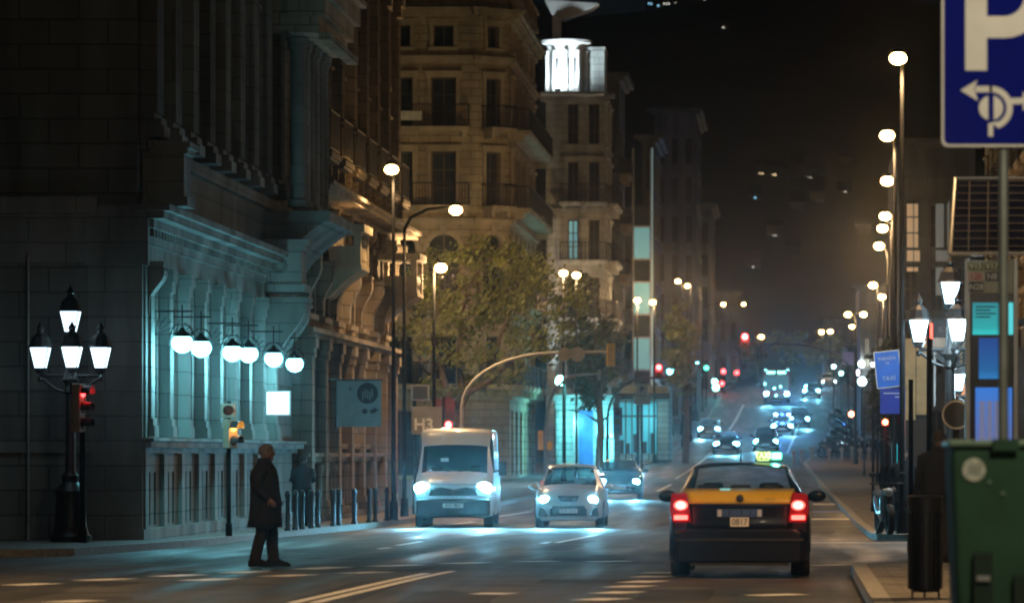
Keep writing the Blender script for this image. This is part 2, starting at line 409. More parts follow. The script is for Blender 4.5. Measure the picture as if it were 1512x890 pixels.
def facade(T, M, W, H, floors, wall, M_wall, z0=0, trimmb=None, depth=.32, slab=None):
    """local frame: x along the facade, -y outwards, z up.  floors: dicts zs,zh,w,c=[centres] ..."""
    wall_M = wall.M; wall.M = M
    tr = trimmb if trimmb is not None else wall; tr_M = tr.M; tr.M = M
    us = {0., W}; zs = {float(z0), float(H)}
    ops = []
    for fl in floors:
        for c in fl['c']:
            if c - fl['w']/2 < .05 or c + fl['w']/2 > W-.05: continue
            ops.append((c-fl['w']/2, c+fl['w']/2, fl['zs'], fl['zh'], fl, c))
    # bands floor by floor: each opening row is cut separately, so no grid explosion
    rows = sorted({(o[2], o[3]) for o in ops}); z = float(z0)
    vs, fs = [], []
    def q(x0, x1, za, zb):
        if x1-x0 < 1e-4 or zb-za < 1e-4: return
        b = len(vs); vs.extend([(x0,0,za),(x1,0,za),(x1,0,zb),(x0,0,zb)]); fs.append((b,b+1,b+2,b+3))
    for (a, b) in rows:
        q(0, W, z, a)
        rr = sorted([o for o in ops if (o[2], o[3]) == (a, b)]); x = 0.
        for o in rr:
            q(x, o[0], a, b); x = o[1]
            k = len(vs); d = depth
            vs.extend([(o[0],0,a),(o[1],0,a),(o[1],0,b),(o[0],0,b),(o[0],d,a),(o[1],d,a),(o[1],d,b),(o[0],d,b)])
            fs.extend([(k,k+1,k+5,k+4),(k+1,k+2,k+6,k+5),(k+2,k+3,k+7,k+6),(k+3,k,k+4,k+7)])
        q(x, W, a, b); z = b
    q(0, W, z, H)
    wall.add(vs, fs)
    for (x0, x1, za, zb, fl, c) in ops:
        w_, h_ = x1-x0, zb-za
        nv, nh = fl.get('nv', 2), fl.get('nh', 3)
        fm, g = win_mesh(w_-.004, h_-.004, False, nv, nh)
        pm = fl.get('pane', M_glassw)
        if isinstance(pm, dict): pm = pm.get(fl['c'].index(c), M_glassw)
        f = inst(fm, 'window', T, M=M @ Matrix.Translation((c, depth-.1, za+.002)))
        inst(pane_mesh(w_-.004, h_-.004, pm, g), 'pane', f)
        if fl.get('arch'):
            # spandrels closing the square head into a round arch
            r = w_/2; cz = zb - r
            for sgn in (-1, 1):
                pts = [(c+sgn*r, cz)] + [(c+sgn*r*math.cos(a_), cz+r*math.sin(a_)) for a_ in [PI/2*i/6 for i in range(1, 7)]] + [(c+sgn*r, zb)]
                tr.prism(pts if sgn > 0 else pts[::-1], .01, depth-.12)
            hd = [(c+(r+.02)*math.cos(PI*i/10), cz+(r+.02)*math.sin(PI*i/10)) for i in range(11)] + [(c+(r+.20)*math.cos(PI*i/10), cz+(r+.20)*math.sin(PI*i/10)) for i in range(10,-1,-1)]
            tr.prism(hd, -.07, -.002)
            tr.prism([(c-.12, zb+.01), (c+.12, zb+.01), (c+.18, zb+.42), (c-.18, zb+.42)], -.14, -.071)
        elif fl.get('trim', True):
            tr.box(x0-.18, x0-.01, -.07, -.002, za, zb).box(x1+.01, x1+.18, -.07, -.002, za, zb)
            tr.box(x0-.24, x1+.24, -.10, -.002, zb+.002, zb+.22)
            if fl.get('ped'): tr.prism([(x0-.3, zb+.23), (x1+.3, zb+.23), (c, zb+.60)], -.18, -.002)
            elif fl.get('hood', True): tr.box(x0-.30, x1+.30, -.20, -.002, zb+.222, zb+.30)
        if not fl.get('balc') and fl.get('sill', True): tr.box(x0-.22, x1+.22, -.16, -.002, za-.14, za-.004)
        if fl.get('balc') == 1:
            bmh, rmh = balcony_mesh(w_+.9, .7, slab or M_wall)
            bo = inst(bmh, 'balcony', T, M=M @ Matrix.Translation((c, 0, za-.01))); inst(rmh, 'railing', bo)
    for fl in floors:
        if fl.get('balc') == 2:
            bmh, rmh = balcony_mesh(W-.5, .95, slab or M_wall)
            bo = inst(bmh, 'balcony', T, M=M @ Matrix.Translation((W/2, 0, fl['zs']-.01))); inst(rmh, 'railing', bo)
    wall.M = wall_M; tr.M = tr_M
def course(mb, M, x0, x1, z, steps):
    """moulded string course / cornice: steps = [(height, projection), ...] upwards"""
    m0 = mb.M; mb.M = M
    for h, p in steps:
        mb.box(x0-p*.98, x1+p*.98, -p, -.004, z, z+h-.001); z += h
    mb.M = m0
def dentils(mb, M, x0, x1, z, h, p, step=.5, w=.22):
    m0 = mb.M; mb.M = M; n = int((x1-x0)/step)
    for i in range(n+1):
        x = x0 + (x1-x0)*i/max(1,n); mb.box(x-w/2, x+w/2, -p, -.004, z, z+h)
    mb.M = m0
def scroll_bracket(mb, M, x, z, w, h, p):
    """ornate console: S-profile extruded across its width"""
    m0 = mb.M; mb.M = M
    pr = [(-.003, z+h)] + [(-(p*(1-.75*t**1.3) + .06*math.sin(t*PI*2.4)), z+h-h*t) for t in [i/10 for i in range(11)]] + [(-.003, z)]
    mb.prismx(pr, x-w/2, x+w/2)
    mb.box(x-w*.6, x+w*.6, -p*1.06, -.004, z+h+.001, z+h+.09)
    m0_ = None; mb.M = m0
def pilaster(mb, M, x, z0, z1, w, p, flutes=0, base=.35, cap=.45):
    m0 = mb.M; mb.M = M
    mb.box(x-w*.62, x+w*.62, -p*1.35, -.004, z0, z0+base*.6).box(x-w*.55, x+w*.55, -p*1.18, -.004, z0+base*.6+.001, z0+base)
    if flutes:
        mb.box(x-w/2, x+w/2, -p*.8, -.004, z0+base+.001, z1-cap-.001)
        for i in range(flutes+1):
            u = x-w/2 + w*i/flutes; mb.box(u-.025, u+.025, -p, -p*.8-.001, z0+base+.1, z1-cap-.1)
    else: mb.box(x-w/2, x+w/2, -p, -.004, z0+base+.001, z1-cap-.001)
    mb.box(x-w*.56, x+w*.56, -p*1.2, -.004, z1-cap, z1-cap*.55-.001).box(x-w*.66, x+w*.66, -p*1.4, -.004, z1-cap*.55, z1)
    mb.M = m0
def FM(x, y, z, deg): return Matrix.Translation((x,y,z)) @ Matrix.Rotation(R(deg), 4, 'Z')
def mass(mb, x0, x1, y0, y1, z0, z1):
    """plain party walls + roof; leaves the street faces open for the facades"""
    mb.add([(x0,y0,z0),(x1,y0,z0),(x1,y1,z0),(x0,y1,z0),(x0,y0,z1),(x1,y0,z1),(x1,y1,z1),(x0,y1,z1)], [(2,3,7,6),(3,0,4,7),(4,5,6,7)])

# ---- 1: the stone bank block at the corner, lit by the bracket lamps
M_st1 = stone('grey_limestone', (.21, .215, .20), bw=1.1, bh=.46)
M_st1p = stone('smooth_limestone', (.27, .275, .255), bw=1.4, bh=.46, mortar=.012, dark=.45)
X1, Y1, g1 = -12.1, 75.5, gz(76)+PAVE
B1 = thing('stone_building', 'grey limestone corner block with tall pilasters above slotted basement, lit by globe lamps', 'building', (X1, Y1, g1))
LEN1 = 23.4
FS = FM(0,0,0,90)              # street face: x runs up the street
FC = FM(-26,0,0,0)             # face towards the camera
wall = MB(); trim = MB()
bay = 2.3; cs = [1.7 + bay*i for i in range(9)]
slots = []
for c in cs: slots += [c-.33, c+.33]
facade(B1, FS, LEN1, 22, [
    dict(zs=.25, zh=1.25, w=.26, c=slots, nv=1, nh=1, trim=False, sill=False),
    dict(zs=2.05, zh=4.85, w=1.12, c=cs, nv=2, nh=4, trim=False, sill=False),
    dict(zs=8.0, zh=11.4, w=1.1, c=cs, balc=0, nv=2, nh=4),
    dict(zs=13.6, zh=16.2, w=1.1, c=cs, nv=2, nh=3)], wall, M_st1, trimmb=trim, depth=.38)
facade(B1, FC, 26, 22, [
    dict(zs=2.1, zh=4.6, w=1.1, c=[2+3.1*i for i in range(7)], nv=2, nh=3),
    dict(zs=8.2, zh=11., w=1.1, c=[2+3.1*i for i in range(7)], nv=2, nh=3)], wall, M_st1, trimmb=trim)
mass(wall, -26, 0, 0, LEN1, -.2, 22)
course(trim, FS, 0, LEN1, -.1, [(.30, .14)])
course(trim, FS, .2, LEN1, 1.62, [(.10, .12), (.12, .26), (.06, .32)])
course(trim, FS, .3, LEN1-6, 5.15, [(.35, .10), (.30, .16), (.16, .30), (.14, .52), (.12, .64)])
dentils(trim, FS, .5, LEN1-6.3, 5.66, .14, .24, .36, .18)
course(trim, FS, .3, LEN1, 7.25, [(.25, .12)])
for i in range(9):
    x = .55 + bay*i
    pilaster(trim, FS, x, 1.92, 5.14, .42, .20, flutes=0)
    pilaster(trim, FS, x, 7.5, 17.5, .62, .34, flutes=5, cap=.9)
    if x > 1.5: trim.M = FS; trim.box(x-.22, x+.22, -.09, -.005, .22, 1.60); trim.M = None
course(trim, FS, .2, LEN1, 17.5, [(.6, .40), (.5, .5), (.3, .9), (.2, 1.1)])
course(trim, FC, 0, 25.05, 1.62, [(.22, .13)]); course(trim, FC, 0, 25.0, 5.15, [(.9, .08), (.3, .3)])
# corner pilaster and ornate angle capital
trim.M = FM(0,0,0,0)
trim.box(-.9, .10, -.10, -.004, 0, 5.1).box(-.95, .22, -.2, -.004, 5.1, 6.2)
trim.M = None
trim.box(.005, .14, .05, .42, .2, 5.1)
for k, (x, p) in enumerate([(.5, .42)]): scroll_bracket(trim, FS, x, 4.2, .45, .9, p)
scroll_bracket(trim, FS, 18.2, 3.6, .8, 1.5, 1.0)
scroll_bracket(trim, FS, 19.4, 3.6, .5, 1.4, .9)
wall.build('wall', M_st1, B1); trim.build('moulding', M_st1p, B1)
def pedestal(loc, s, lab=None):
    b = MB(); b.box(-.5*s, .5*s, -.5*s, .5*s, 0, .18).box(-.42*s, .42*s, -.42*s, .42*s, .181, .98).box(-.5*s, .5*s, -.5*s, .5*s, .981, 1.08).box(-.56*s, .56*s, -.56*s, .56*s, 1.081, 1.2)
    o = b.build('pedestal', M_st1p, B1, loc=loc); return o
pedestal((.35, 1.0, 6.23), 1.0); pp = pedestal((.45, 18.0, 5.3), 1.15)
wr = MB()
for k in range(10):
    a = 2*PI*k/10; wr.ball((.13*math.cos(a), -.5, .6+.13*math.sin(a)), .05, 8, 5)
wr.build('carved_wreath', M_st1, pp)
# recessed dark loggia at the far end of the block with its fluted cove and lit cornice
lg = MB(); lg.M = FS
for i in range(6): lg.lathe([(.24,0),(.24,.15),(.18,.2),(.17,3.6),(.22,3.7),(.26,3.9)], 12, (LEN1-5.0+i*.95, -.75, 7.3))
lg.M = None
lg.build('colonnade', M_st1p, B1, smooth=True)
cv = MB(); cv.M = FS
cv.box(LEN1-6.0, LEN1, -1.35, -.65, 11.22, 11.6).box(LEN1-6.1, LEN1+.1, -1.5, -.65, 11.601, 12.0).box(LEN1-6.2, LEN1+.2, -1.65, -.65, 12.001, 12.45).box(LEN1-6.3, LEN1+.3, -1.8, -.65, 12.451, 12.6)
for i in range(14): x = LEN1-5.9+i*.44; cv.box(x-.12, x+.12, -1.62, -1.352, 11.05, 11.219)
cv.box(LEN1-6.0, LEN1, -.649, -.004, 11.3, 12.4)
cv.M = None; cv.build('cornice', stone('warm_lit_stone', (.42, .36, .27), bw=.7, bh=.3), B1)  # cornice stone takes a warm, paler colour for the lamplight on it
# fluted cove: ribs sweeping up and out
rb = MB(); rb.M = FS
for i in range(17):
    x = LEN1-5.0+i*.31
    pr = [(-.003, 5.2)] + [(-(.12+1.25*(t**2.2)), 5.2+1.75*t) for t in [j/8 for j in range(9)]] + [(-.003, 6.95)]
    rb.prismx(pr, x-.10, x+.10)
rb.box(LEN1-5.2, LEN1+.2, -1.5, -.004, 6.96, 7.2)
rb.M = None; rb.build('fluted_cove', M_st1, B1)

# ---- 2: ornate darker building next up the street, bay windows and a banner
M_st2 = stone('brown_sandstone', (.26, .22, .17), bw=.8, bh=.38, dark=.5)
X2, Y2, g2 = -11.95, Y1+LEN1+.6, gz(105)+PAVE
L2 = 22.0
B2 = thing('ornate_building', 'dark brown carved stone building with lit oriel balconies and fluted upper pilasters', 'building', (X2, Y2, g2))
wall = MB(); trim = MB(); cs = [1.6 + 3.1*i for i in range(7)]
facade(B2, FS, L2, 17.2, [
    dict(zs=.45, zh=1.3, w=.34, c=[9.1, 11.9, 15.2, 18.], nv=1, nh=1, trim=False, sill=False, pane=emis('cold_reflection_slit', (.6,.85,1.), .55)), dict(zs=2.0, zh=3.4, w=1.9, c=[8.6, 11.4, 15.0], pane=emis('lit_room_tan', (.85,.66,.40), .22), nv=3, nh=2, trim=False),  # basement slits glow in place of cold light reflected between piers
    dict(zs=5.2, zh=7.4, w=1.3, c=cs, nv=2, nh=3, ped=True),
    dict(zs=9.2, zh=11.4, w=1.2, c=cs, nv=2, nh=3, balc=1),
    dict(zs=12.6, zh=14.6, w=1.2, c=cs, nv=2, nh=3)], wall, M_st2, trimmb=trim)
facade(B2, FM(-20,0,0,0), 20, 17.2, [dict(zs=9, zh=11, w=1.1, c=[17.]), dict(zs=13, zh=15, w=1.1, c=[17.])], wall, M_st2, trimmb=trim)
mass(wall, -20, 0, 0, L2, -.2, 17.2)
for i in range(8):
    x = .35 + 3.05*i
    pilaster(trim, FS, x, .2, 4.6, .5, .26, cap=.5)
    pilaster(trim, FS, x, 8.3, 15.4, .55, .34, flutes=3, cap=.7)
    scroll_bracket(trim, FS, x, 5.2, .4, 1.3, .45); scroll_bracket(trim, FS, x+1.5, 7.1, .3, .8, .4)
course(trim, FS, 0, L2, 4.6, [(.12, .2), (.12, .34)]); course(trim, FS, 0, L2, 8.0, [(.15, .3), (.12, .8), (.1, .9)])
course(trim, FS, 0, L2, 15.4, [(.5, .2), (.4, .3), (.25, .7), (.25, 1.0)]); dentils(trim, FS, .2, L2-.2, 16.3, .22, .5, .6, .3)
course(trim, FS, 0, L2, 1.5, [(.15, .15), (.1, .22)])
# small baluster-like vertical piers at street level
trim.M = FS
for i in range(11):
    x = 2.5 + .75*i; trim.lathe([(.12,.15),(.12,.3),(.08,.35),(.075,1.2),(.11,1.3),(.12,1.45)], 10, (x, -.16, 0))
trim.M = None
wall.build('wall', M_st2, B2); trim.build('moulding', M_st2, B2)
M_cream = stone('cream_stucco', (.55, .47, .33), bw=3, bh=2, mortar=.003)
def oriel(u, z, w, h, p):
    b = MB(); b.M = FS
    b.box(u-w/2, u+w/2, -p, -.004, z, z+.12)
    for s in (-1, 1): b.box(u+s*(w/2-.1)-.09, u+s*(w/2-.1)+.09, -p+.02, -p+.2, z+.121, z+h-.2)
    for i in range(1, 5): x = u-w/2+w*i/5; b.lathe([(.06,0),(.09,.15),(.045,.5),(.08,h*.55),(.06,h*.62)], 8, (x, -p+.12, z+.13))
    b.box(u-w/2+.05, u+w/2-.05, -p+.06, -.2, z+.121, z+.6)
    b.box(u-w/2-.08, u+w/2+.08, -p-.08, -.004, z+h-.199, z+h)
    b.prismx([(-.004, z-.75), (-.15, z-.7), (-p*.55, z-.3), (-p, z-.002), (-.004, z-.002)], u-w/2+.1, u+w/2-.1)
    b.M = None; return b.build('oriel_balcony', M_cream, B2)
oriel(5.6, 6.45, 2.0, 1.15, 1.0); oriel(19.6, 6.3, 2.0, 1.25, 1.15)
# banner board hung out from this building
def wpos(o, X, Y, Z): return (X-o.location.x, Y-o.location.y, Z-o.location.z)
bn = thing('hanging_banner', 'pale square banner with dark round emblem hung over the pavement from the carved building', 'banner', (sx(530,104), 104, sz(630,104)))
b = MB(); b.box(-.57, .57, -.02, .02, 0, 1.18); b.build('banner_cloth', mat('pale_banner', (.30, .38, .40), rough=.7), bn, bevel=.008)
b = MB(); b.box(-.66, .62, -.03, .03, 1.181, 1.22).box(-.61, -.571, -.03, .03, -.02, 1.18).tube([(-.6,0,1.2),(-.9,0,1.2)], .03); b.build('bracket', M_iron, bn)
M_ink = mat('dark_ink', (.03,.04,.05), rough=.6)
b = MB(); b.lathe([(.27,-.024),(.27,-.021)], 28, (.22,0,.86), 'Y'); d = b.build('round_emblem', M_ink, bn)
b = MB()
for k in range(5): b.cbox((.10+.06*k, -.027, .80+.03*((k*2)%3)), (.04,.004,.22), 0); 
b.build('emblem_figure', mat('emblem_grey', (.22,.26,.27)), d)
b = MB(); b.lathe([(.07,-.024),(.07,-.021)], 14, (.15,0,.40), 'Y').prism([(.30,.34),(.40,.36),(.52,.46),(.44,.46),(.40,.50),(.36,.44),(.28,.43)], -.024, -.021).lathe([(.03,-.024),(.03,-.021)], 10, (-.22,0,.98), 'Y'); b.build('glyph', M_ink, bn)

# ---- 3: sandy apartment block across the side street, with cut-off corner
M_st3 = stone('sandy_stone', (.42, .34, .21), bw=.95, bh=.36, mortar=.03, dark=.7)
M_tr3 = stone('sandy_trim', (.46, .38, .25), bw=4, bh=3, mortar=.003, dark=.7)
g3 = gz(190)+PAVE; X3, Y3 = -21.3, 187.0
B3 = thing('apartment_building', 'tall sandy stone apartment block with iron balconies and arched first floor windows behind the tree', 'building', (X3, Y3, g3))
wall = MB(); trim = MB()
def fl3(c, lit=None, w=1.15):
    P = lambda k: (lit or {}).get(k, M_glassw)
    return [dict(zs=.2, zh=3.2, w=1.9, c=c, nv=2, nh=3, trim=False, sill=False, pane=P(0)),
            dict(zs=4.4, zh=6.6, w=w, c=c, balc=1, nh=3, pane=P(1)),
            dict(zs=8.2, zh=11.3, w=w+.3, c=c, arch=True, nh=4, balc=1, pane=P(2)),
            dict(zs=12.6, zh=15.1, w=w, c=c, balc=2, nh=3, pane=P(3)),
            dict(zs=16.2, zh=18.5, w=w, c=c, balc=2, nh=3, pane=P(4)),
            dict(zs=19.9, zh=20.9, w=w*.8, c=c, nh=1, pane=P(5))]
segs = [(0, 0, 7.0, 0), (6.95, 0, 3.1, 52)]
Ma = FM(0,0,0,0); facade(B3, Ma, 6.9, 22.6, fl3([1.6, 3.5-.3+.2, 5.4]), wall, M_st3, trimmb=trim, slab=M_tr3)
ax, ay = 6.9, 0.; L_ = 2.6; ang = 58
Mb = FM(ax, ay, 0, 40); facade(B3, Mb, 1.9, 22.6, fl3([.95], w=.8), wall, M_st3, trimmb=trim, slab=M_tr3)
bx, by = ax+1.9*math.cos(R(40)), ay+1.9*math.sin(R(40))
Mc = FM(bx, by, 0, 90); facade(B3, Mc, 19, 22.6, fl3([1.8+3.1*i for i in range(6)]), wall, M_st3, trimmb=trim, slab=M_tr3)
mass(wall, 0, bx, .01, by+19, -.3, 22.6)
for Mx, W_ in ((Ma, 6.9), (Mb, 1.9), (Mc, 19)):
    course(trim, Mx, 0, W_, 3.7, [(.2,.1),(.15,.25)]); course(trim, Mx, 0, W_, 7.5, [(.2,.08),(.1,.2)])
    course(trim, Mx, 0, W_, 11.75, [(.15,.1),(.15,.22)]); course(trim, Mx, 0, W_, 19.2, [(.15,.12),(.15,.25)])
    course(trim, Mx, 0, W_, 21.1, [(.25,.15),(.2,.4),(.15,.55)]); dentils(trim, Mx, .1, W_-.1, 21.28, .18, .33, .5)
bal = MB()
for Mx, W_ in ((Ma, 6.9), (Mb, 1.9), (Mc, 19)):
    bal.M = Mx; bal.box(0, W_, -.2, .1, 22.602, 22.75).box(0, W_, -.22, .12, 23.5, 23.65)
    n = int(W_/.3)
    for i in range(n): 
        x = .15+W_*i/n
        if i % 8 == 0: bal.box(x-.2, x+.2, -.21, .11, 22.751, 23.499)
        else: bal.lathe([(.06,0),(.09,.2),(.05,.45),(.08,.6),(.06,.748)], 6, (x, -.05, 22.751))
    bal.M = None
bal.build('roof_balustrade', M_tr3, B3)
wall.build('wall', M_st3, B3); trim.build('moulding', M_tr3, B3)
b = MB(); b.box(0,1.5,-.03,0,0,.42); o = b.build('balcony_banner', mat('cream_cloth', (.6,.57,.45)), B3, loc=(3.0+.0, -1.0, 16.45), bevel=.01)

# ---- 4: pale block with a floodlit corner turret
M_st4 = stone('pale_blue_grey_stone', (.50, .54, .53), bw=.9, bh=.4)
Y4 = 232.; X4 = sx(806, Y4); W4 = sx(893, Y4)-X4; g4 = gz(Y4)+PAVE
B4 = thing('turret_building', 'pale grey apartment block whose white corner turret is floodlit at the top', 'building', (X4, Y4, g4))
wall = MB(); trim = MB()
fls = [dict(zs=.3, zh=3.4, w=.9, c=[.9, 2.3], pane=M_lit_teal, nh=3, trim=False)] + [dict(zs=5+3.3*i, zh=7.3+3.3*i, w=.62, c=[1.55, 2.75], nh=3, balc=1 if i < 4 else 0, pane={0: M_lit_teal} if i == 2 else M_glassw) for i in range(5)]
Mf = FM(0,0,0,0); facade(B4, Mf, W4, 21.0, fls, wall, M_st4, trimmb=trim)
facade(B4, FM(W4,0,0,90), 9, 21.0, [dict(f, c=[1.5+2.9*i for i in range(3)]) for f in fls], wall, M_st4, trimmb=trim)
mass(wall, 0, W4, 0, 9, -.3, 21.0)
wall.M = None
for z in (3.9, 7.6, 14.2): course(trim, Mf, 0, W4, z, [(.2,.12),(.12,.25)])
course(trim, Mf, 0, W4, 20.6, [(.2,.3),(.2,.6)])
pilaster(trim, Mf, .35, 4.3, 14, .5, .3); pilaster(trim, Mf, 2.15, 4.3, 14, .35, .2)
wall.build('wall', M_st4, B4); trim.build('moulding', M_st4, B4)
M_wht = mat('white_stucco', (.78, .80, .80), rough=.8, ns=1.5)
tb = MB(); tx, ty = 1.15, .9
tb.lathe([(1.05,21.0),(1.05,23.6),(1.15,23.7),(1.2,23.9)], 20, (tx,ty,0))
for k in range(7):
    a = R(-160+35*k); tb.lathe([(.14,21.2),(.11,21.4),(.10,23.3),(.15,23.55)], 8, (tx+1.18*math.cos(a), ty+1.18*math.sin(a), 0))
tur = tb.build('turret', M_wht, B4, smooth=True)
for k in range(3):
    a = R(-125+35*k); q = MB(FM(tx+1.06*math.cos(a), ty+1.06*math.sin(a), 0, math.degrees(a)+90)); q.box(-.17,.17,-.03,.02,21.6,23.1); q.build('window', M_glassw, tur)
q = MB(); q.lathe([(1.2,23.9),(1.45,24.0),(1.5,24.15),(.4,24.16)], 20, (tx,ty,0)); q.box(.35,.85,.3,.8,24.17,25.75); q.prism([(-.1,26.45),(3.0,26.25),(2.6,25.95),(1.0,25.35),(.35,25.55)], .1, 1.6); q.build('lantern_roof', M_wht, tur, smooth=True)
fl_ = MB(); fl_.box(-.15,.15,-.12,.12,0,.22); fo = fl_.build('floodlight', M_iron, B4, loc=(.75,-1.5,21.05)); q = MB(); q.box(-.12,.12,-.09,.09,.221,.23); q.build('lens', emis('flood_lens', (.85,.97,1.), 30), fo)
light('SPOT', (0,0,.35), 900, (.80,.95,1.), fo, .1, (R(155),R(0),R(0)), R(150), .6); light('POINT', (.1,.0,.5), 70, (.85,.97,1.), fo, .1)
q = MB(); q.box(-.2,W4,-1.9,-.61,20.9,21.04); q.build('ledge', M_st4, B4)
q = MB(); q.box(-.15,.15,-.12,.12,0,.22); f2 = q.build('floodlight', M_iron, B4, loc=(.9,-2.0,3.0)); q = MB(); q.tube([(0,0,0),(0,1.8,-.3)], .04, 6); q.build('bracket', M_iron, f2)  # second floodlight, added to wash the facade with cold light
light('SPOT', (0,0,.35), 900, (.72,.92,1.), f2, .1, (R(171),0,0), R(70), .7)
wing = MB(); wing.box(tx+1.1, W4-.05, .6, 4, 21.02, 23.6).box(tx+1.05, W4, .45, 4.1, 23.601, 23.8); wing.build('attic', M_st4, B4)
# ---- 5..8 stepping up the hill
def block(Y, pxl, pxr, ytop, m, label, name='tower_block', nwin=2, step=3.2, glass=None, length=20, balc=1, floors=None, lits=None):
    X = sx(pxl, Y); W_ = sx(pxr, Y)-X; g = gz(Y)+PAVE; Ht = sz(ytop, Y)-g
    T = thing(name, label, 'building', (X, Y, g)); wall = MB(); trim = MB()
    nf = int((Ht-5.5)/step); fl = [dict(zs=.3, zh=3.2, w=min(1.6, W_/nwin-.5), c=[W_*(i+.5)/nwin for i in range(nwin)], nh=2, trim=False, pane=(lits or {}).get('g', M_glassw))]
    for i in range(nf):
        P = (lits or {}).get(i, M_glassw)
        fl.append(dict(zs=5+step*i, zh=7.2+step*i, w=min(1.1, W_/nwin-.6), c=[W_*(j+.5)/nwin for j in range(nwin)], nh=2, balc=balc, pane=P))
    facade(T, FM(0,0,0,0), W_, Ht, fl, wall, m, trimmb=trim)
    facade(T, FM(W_,0,0,90) , length, Ht, [dict(f, w=1.1, c=[1.6+3*i for i in range(int(length/3.1))]) for f in fl], wall, m, trimmb=trim)
    mass(wall, 0, W_, 0, length, -1, Ht)
    for Mx, ww in ((FM(0,0,0,0), W_), (FM(W_,0,0,90), length)):
        course(trim, Mx, 0, ww, 3.8, [(.25,.2)]); course(trim, Mx, 0, ww, Ht-.5, [(.25,.3),(.25,.6)])
    wall.build('wall', m, T); trim.build('moulding', m, T)
    return T, X, W_, g, Ht
M_st5 = stone('dull_plaster', (.20,.21,.20), bw=4, bh=3.2)
B5, *_ = block(258, 891, 914, 108, M_st5, 'dark narrow apartment house between the turret building and the teal glass stair tower', 'apartment_building', 1, balc=1, lits={'g': M_lit_cyan}, length=9)
B6, X6, W6, g6, H6 = block(292, 948, 966, 200, M_st5, 'narrow grey building carrying a teal glass stair shaft and a lit vertical edge strip', 'office_building', 1, balc=0, length=14)
# stair shaft: alternating pale and dark glass squares
sh = MB(); dk = MB(); sgl = []
xs0, xs1 = sx(936,291.)-X6, sx(960,291.)-X6
gl = MB(); dr = MB(); z = 1.0; k = 0
fr = MB(); fr.box(xs0-.10, xs0, -1.3, -.01, 0, H6-1).box(xs1, xs1+.10, -1.3, -.01, 0, H6-1)
while z < H6-5:
    q = MB(); q.box(xs0+.02, xs1-.02, -1.2, -1.1, z, z+(2.2 if k%2==0 else 1.5)); q.build('lit_pane' if k % 2 == 0 else 'dark_pane', M_lit_teal if k % 2 == 0 else M_glassw, B6); fr.box(xs0, xs1, -1.25, -.01, z-.12, z-.01); z += 2.33 if k%2==0 else 1.63; k += 1
fr.build('stair_frame', mat('pale_steel', (.5,.55,.56), rough=.4, metal=.5), B6); 
b = MB(); b.box(xs1+.12, xs1+.20, -1.34, -1.26, 1, H6-1); b.build('edge_light_strip', emis('strip_cyan', (.5,.85,.95), .22), B6)
B7, *_ = block(335, 966, 1027, 160, M_st5, 'tall dark block behind the teal shaft with a thin pale edge', 'office_building', 3, balc=0)
B8, *_ = block(400, 1012, 1050, 300, M_st5, 'low dark far building at the left end of the avenue', 'apartment_building', 2, balc=0)
B9, *_ = block(480, 1046, 1090, 430, M_st5, 'distant dull house at the top left of the rise', 'house', 3, balc=0, lits={1: M_lit_dim})
# right-hand side
M_st6 = stone('grey_plaster', (.13,.135,.13), bw=3, bh=3)
B10, X10, W10, g10, H10 = block(205, 1326, 1440, 205, M_st6, 'grey building on the far right with two tall lit window strips', 'apartment_building', 3, balc=0)
b = MB(); b.box(.45,1.1,-.06,-.01,10.2,13.75); tw_ = b.build('tall_lit_window', emis('tall_window_glow', (.80,.55,.32), .30), B10)
b = MB(); [b.box(.44,1.11,-.10,-.061,10.5+.8*i,10.56+.8*i) for i in range(5)]; b.box(.76,.80,-.105,-.0605,10.2,13.75); b.build('glazing_bars', M_iron, tw_)
b = MB(); b.box(1.9,2.6,-.06,-.01,9.0,13.75); b.build('tall_lit_window', emis('tall_window_dim', (.45,.5,.5), .12), B10)
M_st7 = stone('tan_brick', (.36,.28,.18), bw=.5, bh=.2)
B11 = thing('street_building', 'tan brick building on the right behind the solar panel and bus stop totem', 'building', (8.2, 100, gz(100)+PAVE))
wall = MB(); trim = MB(); Mr = FM(0, 70, 0, -90)
facade(B11, Mr, 70, 17, [dict(zs=.3, zh=3, w=2.2, c=[3+4*i for i in range(16)], trim=False, pane=M_lit_dim)] + [dict(zs=4.8+3.3*i, zh=7+3.3*i, w=1.2, c=[3+4*i for i in range(16)], balc=1) for i in range(3)], wall, M_st7, trimmb=trim)
facade(B11, FM(0,0,0,0), 14, 17, [dict(zs=4.8+3.3*i, zh=7+3.3*i, w=1.2, c=[2,5,8]) for i in range(3)], wall, M_st7, trimmb=trim)
wall.add([(14,0,0),(14,70,0),(14,70,17),(14,0,17),(0,0,17),(0,70,17)], [(0,1,2,3),(4,3,2,5)])
wall.build('wall', M_st7, B11); trim.build('moulding', M_st7, B11)
block(300, 1270, 1330, 420, M_st5, 'low dark building behind the parked motorcycles', 'apartment_building', 3, balc=0, lits={0: M_lit_dim})
block(520, 1215, 1290, 470, M_st5, 'distant low building at the top right of the rise', 'house', 3, balc=0, lits={1: M_lit_dim})
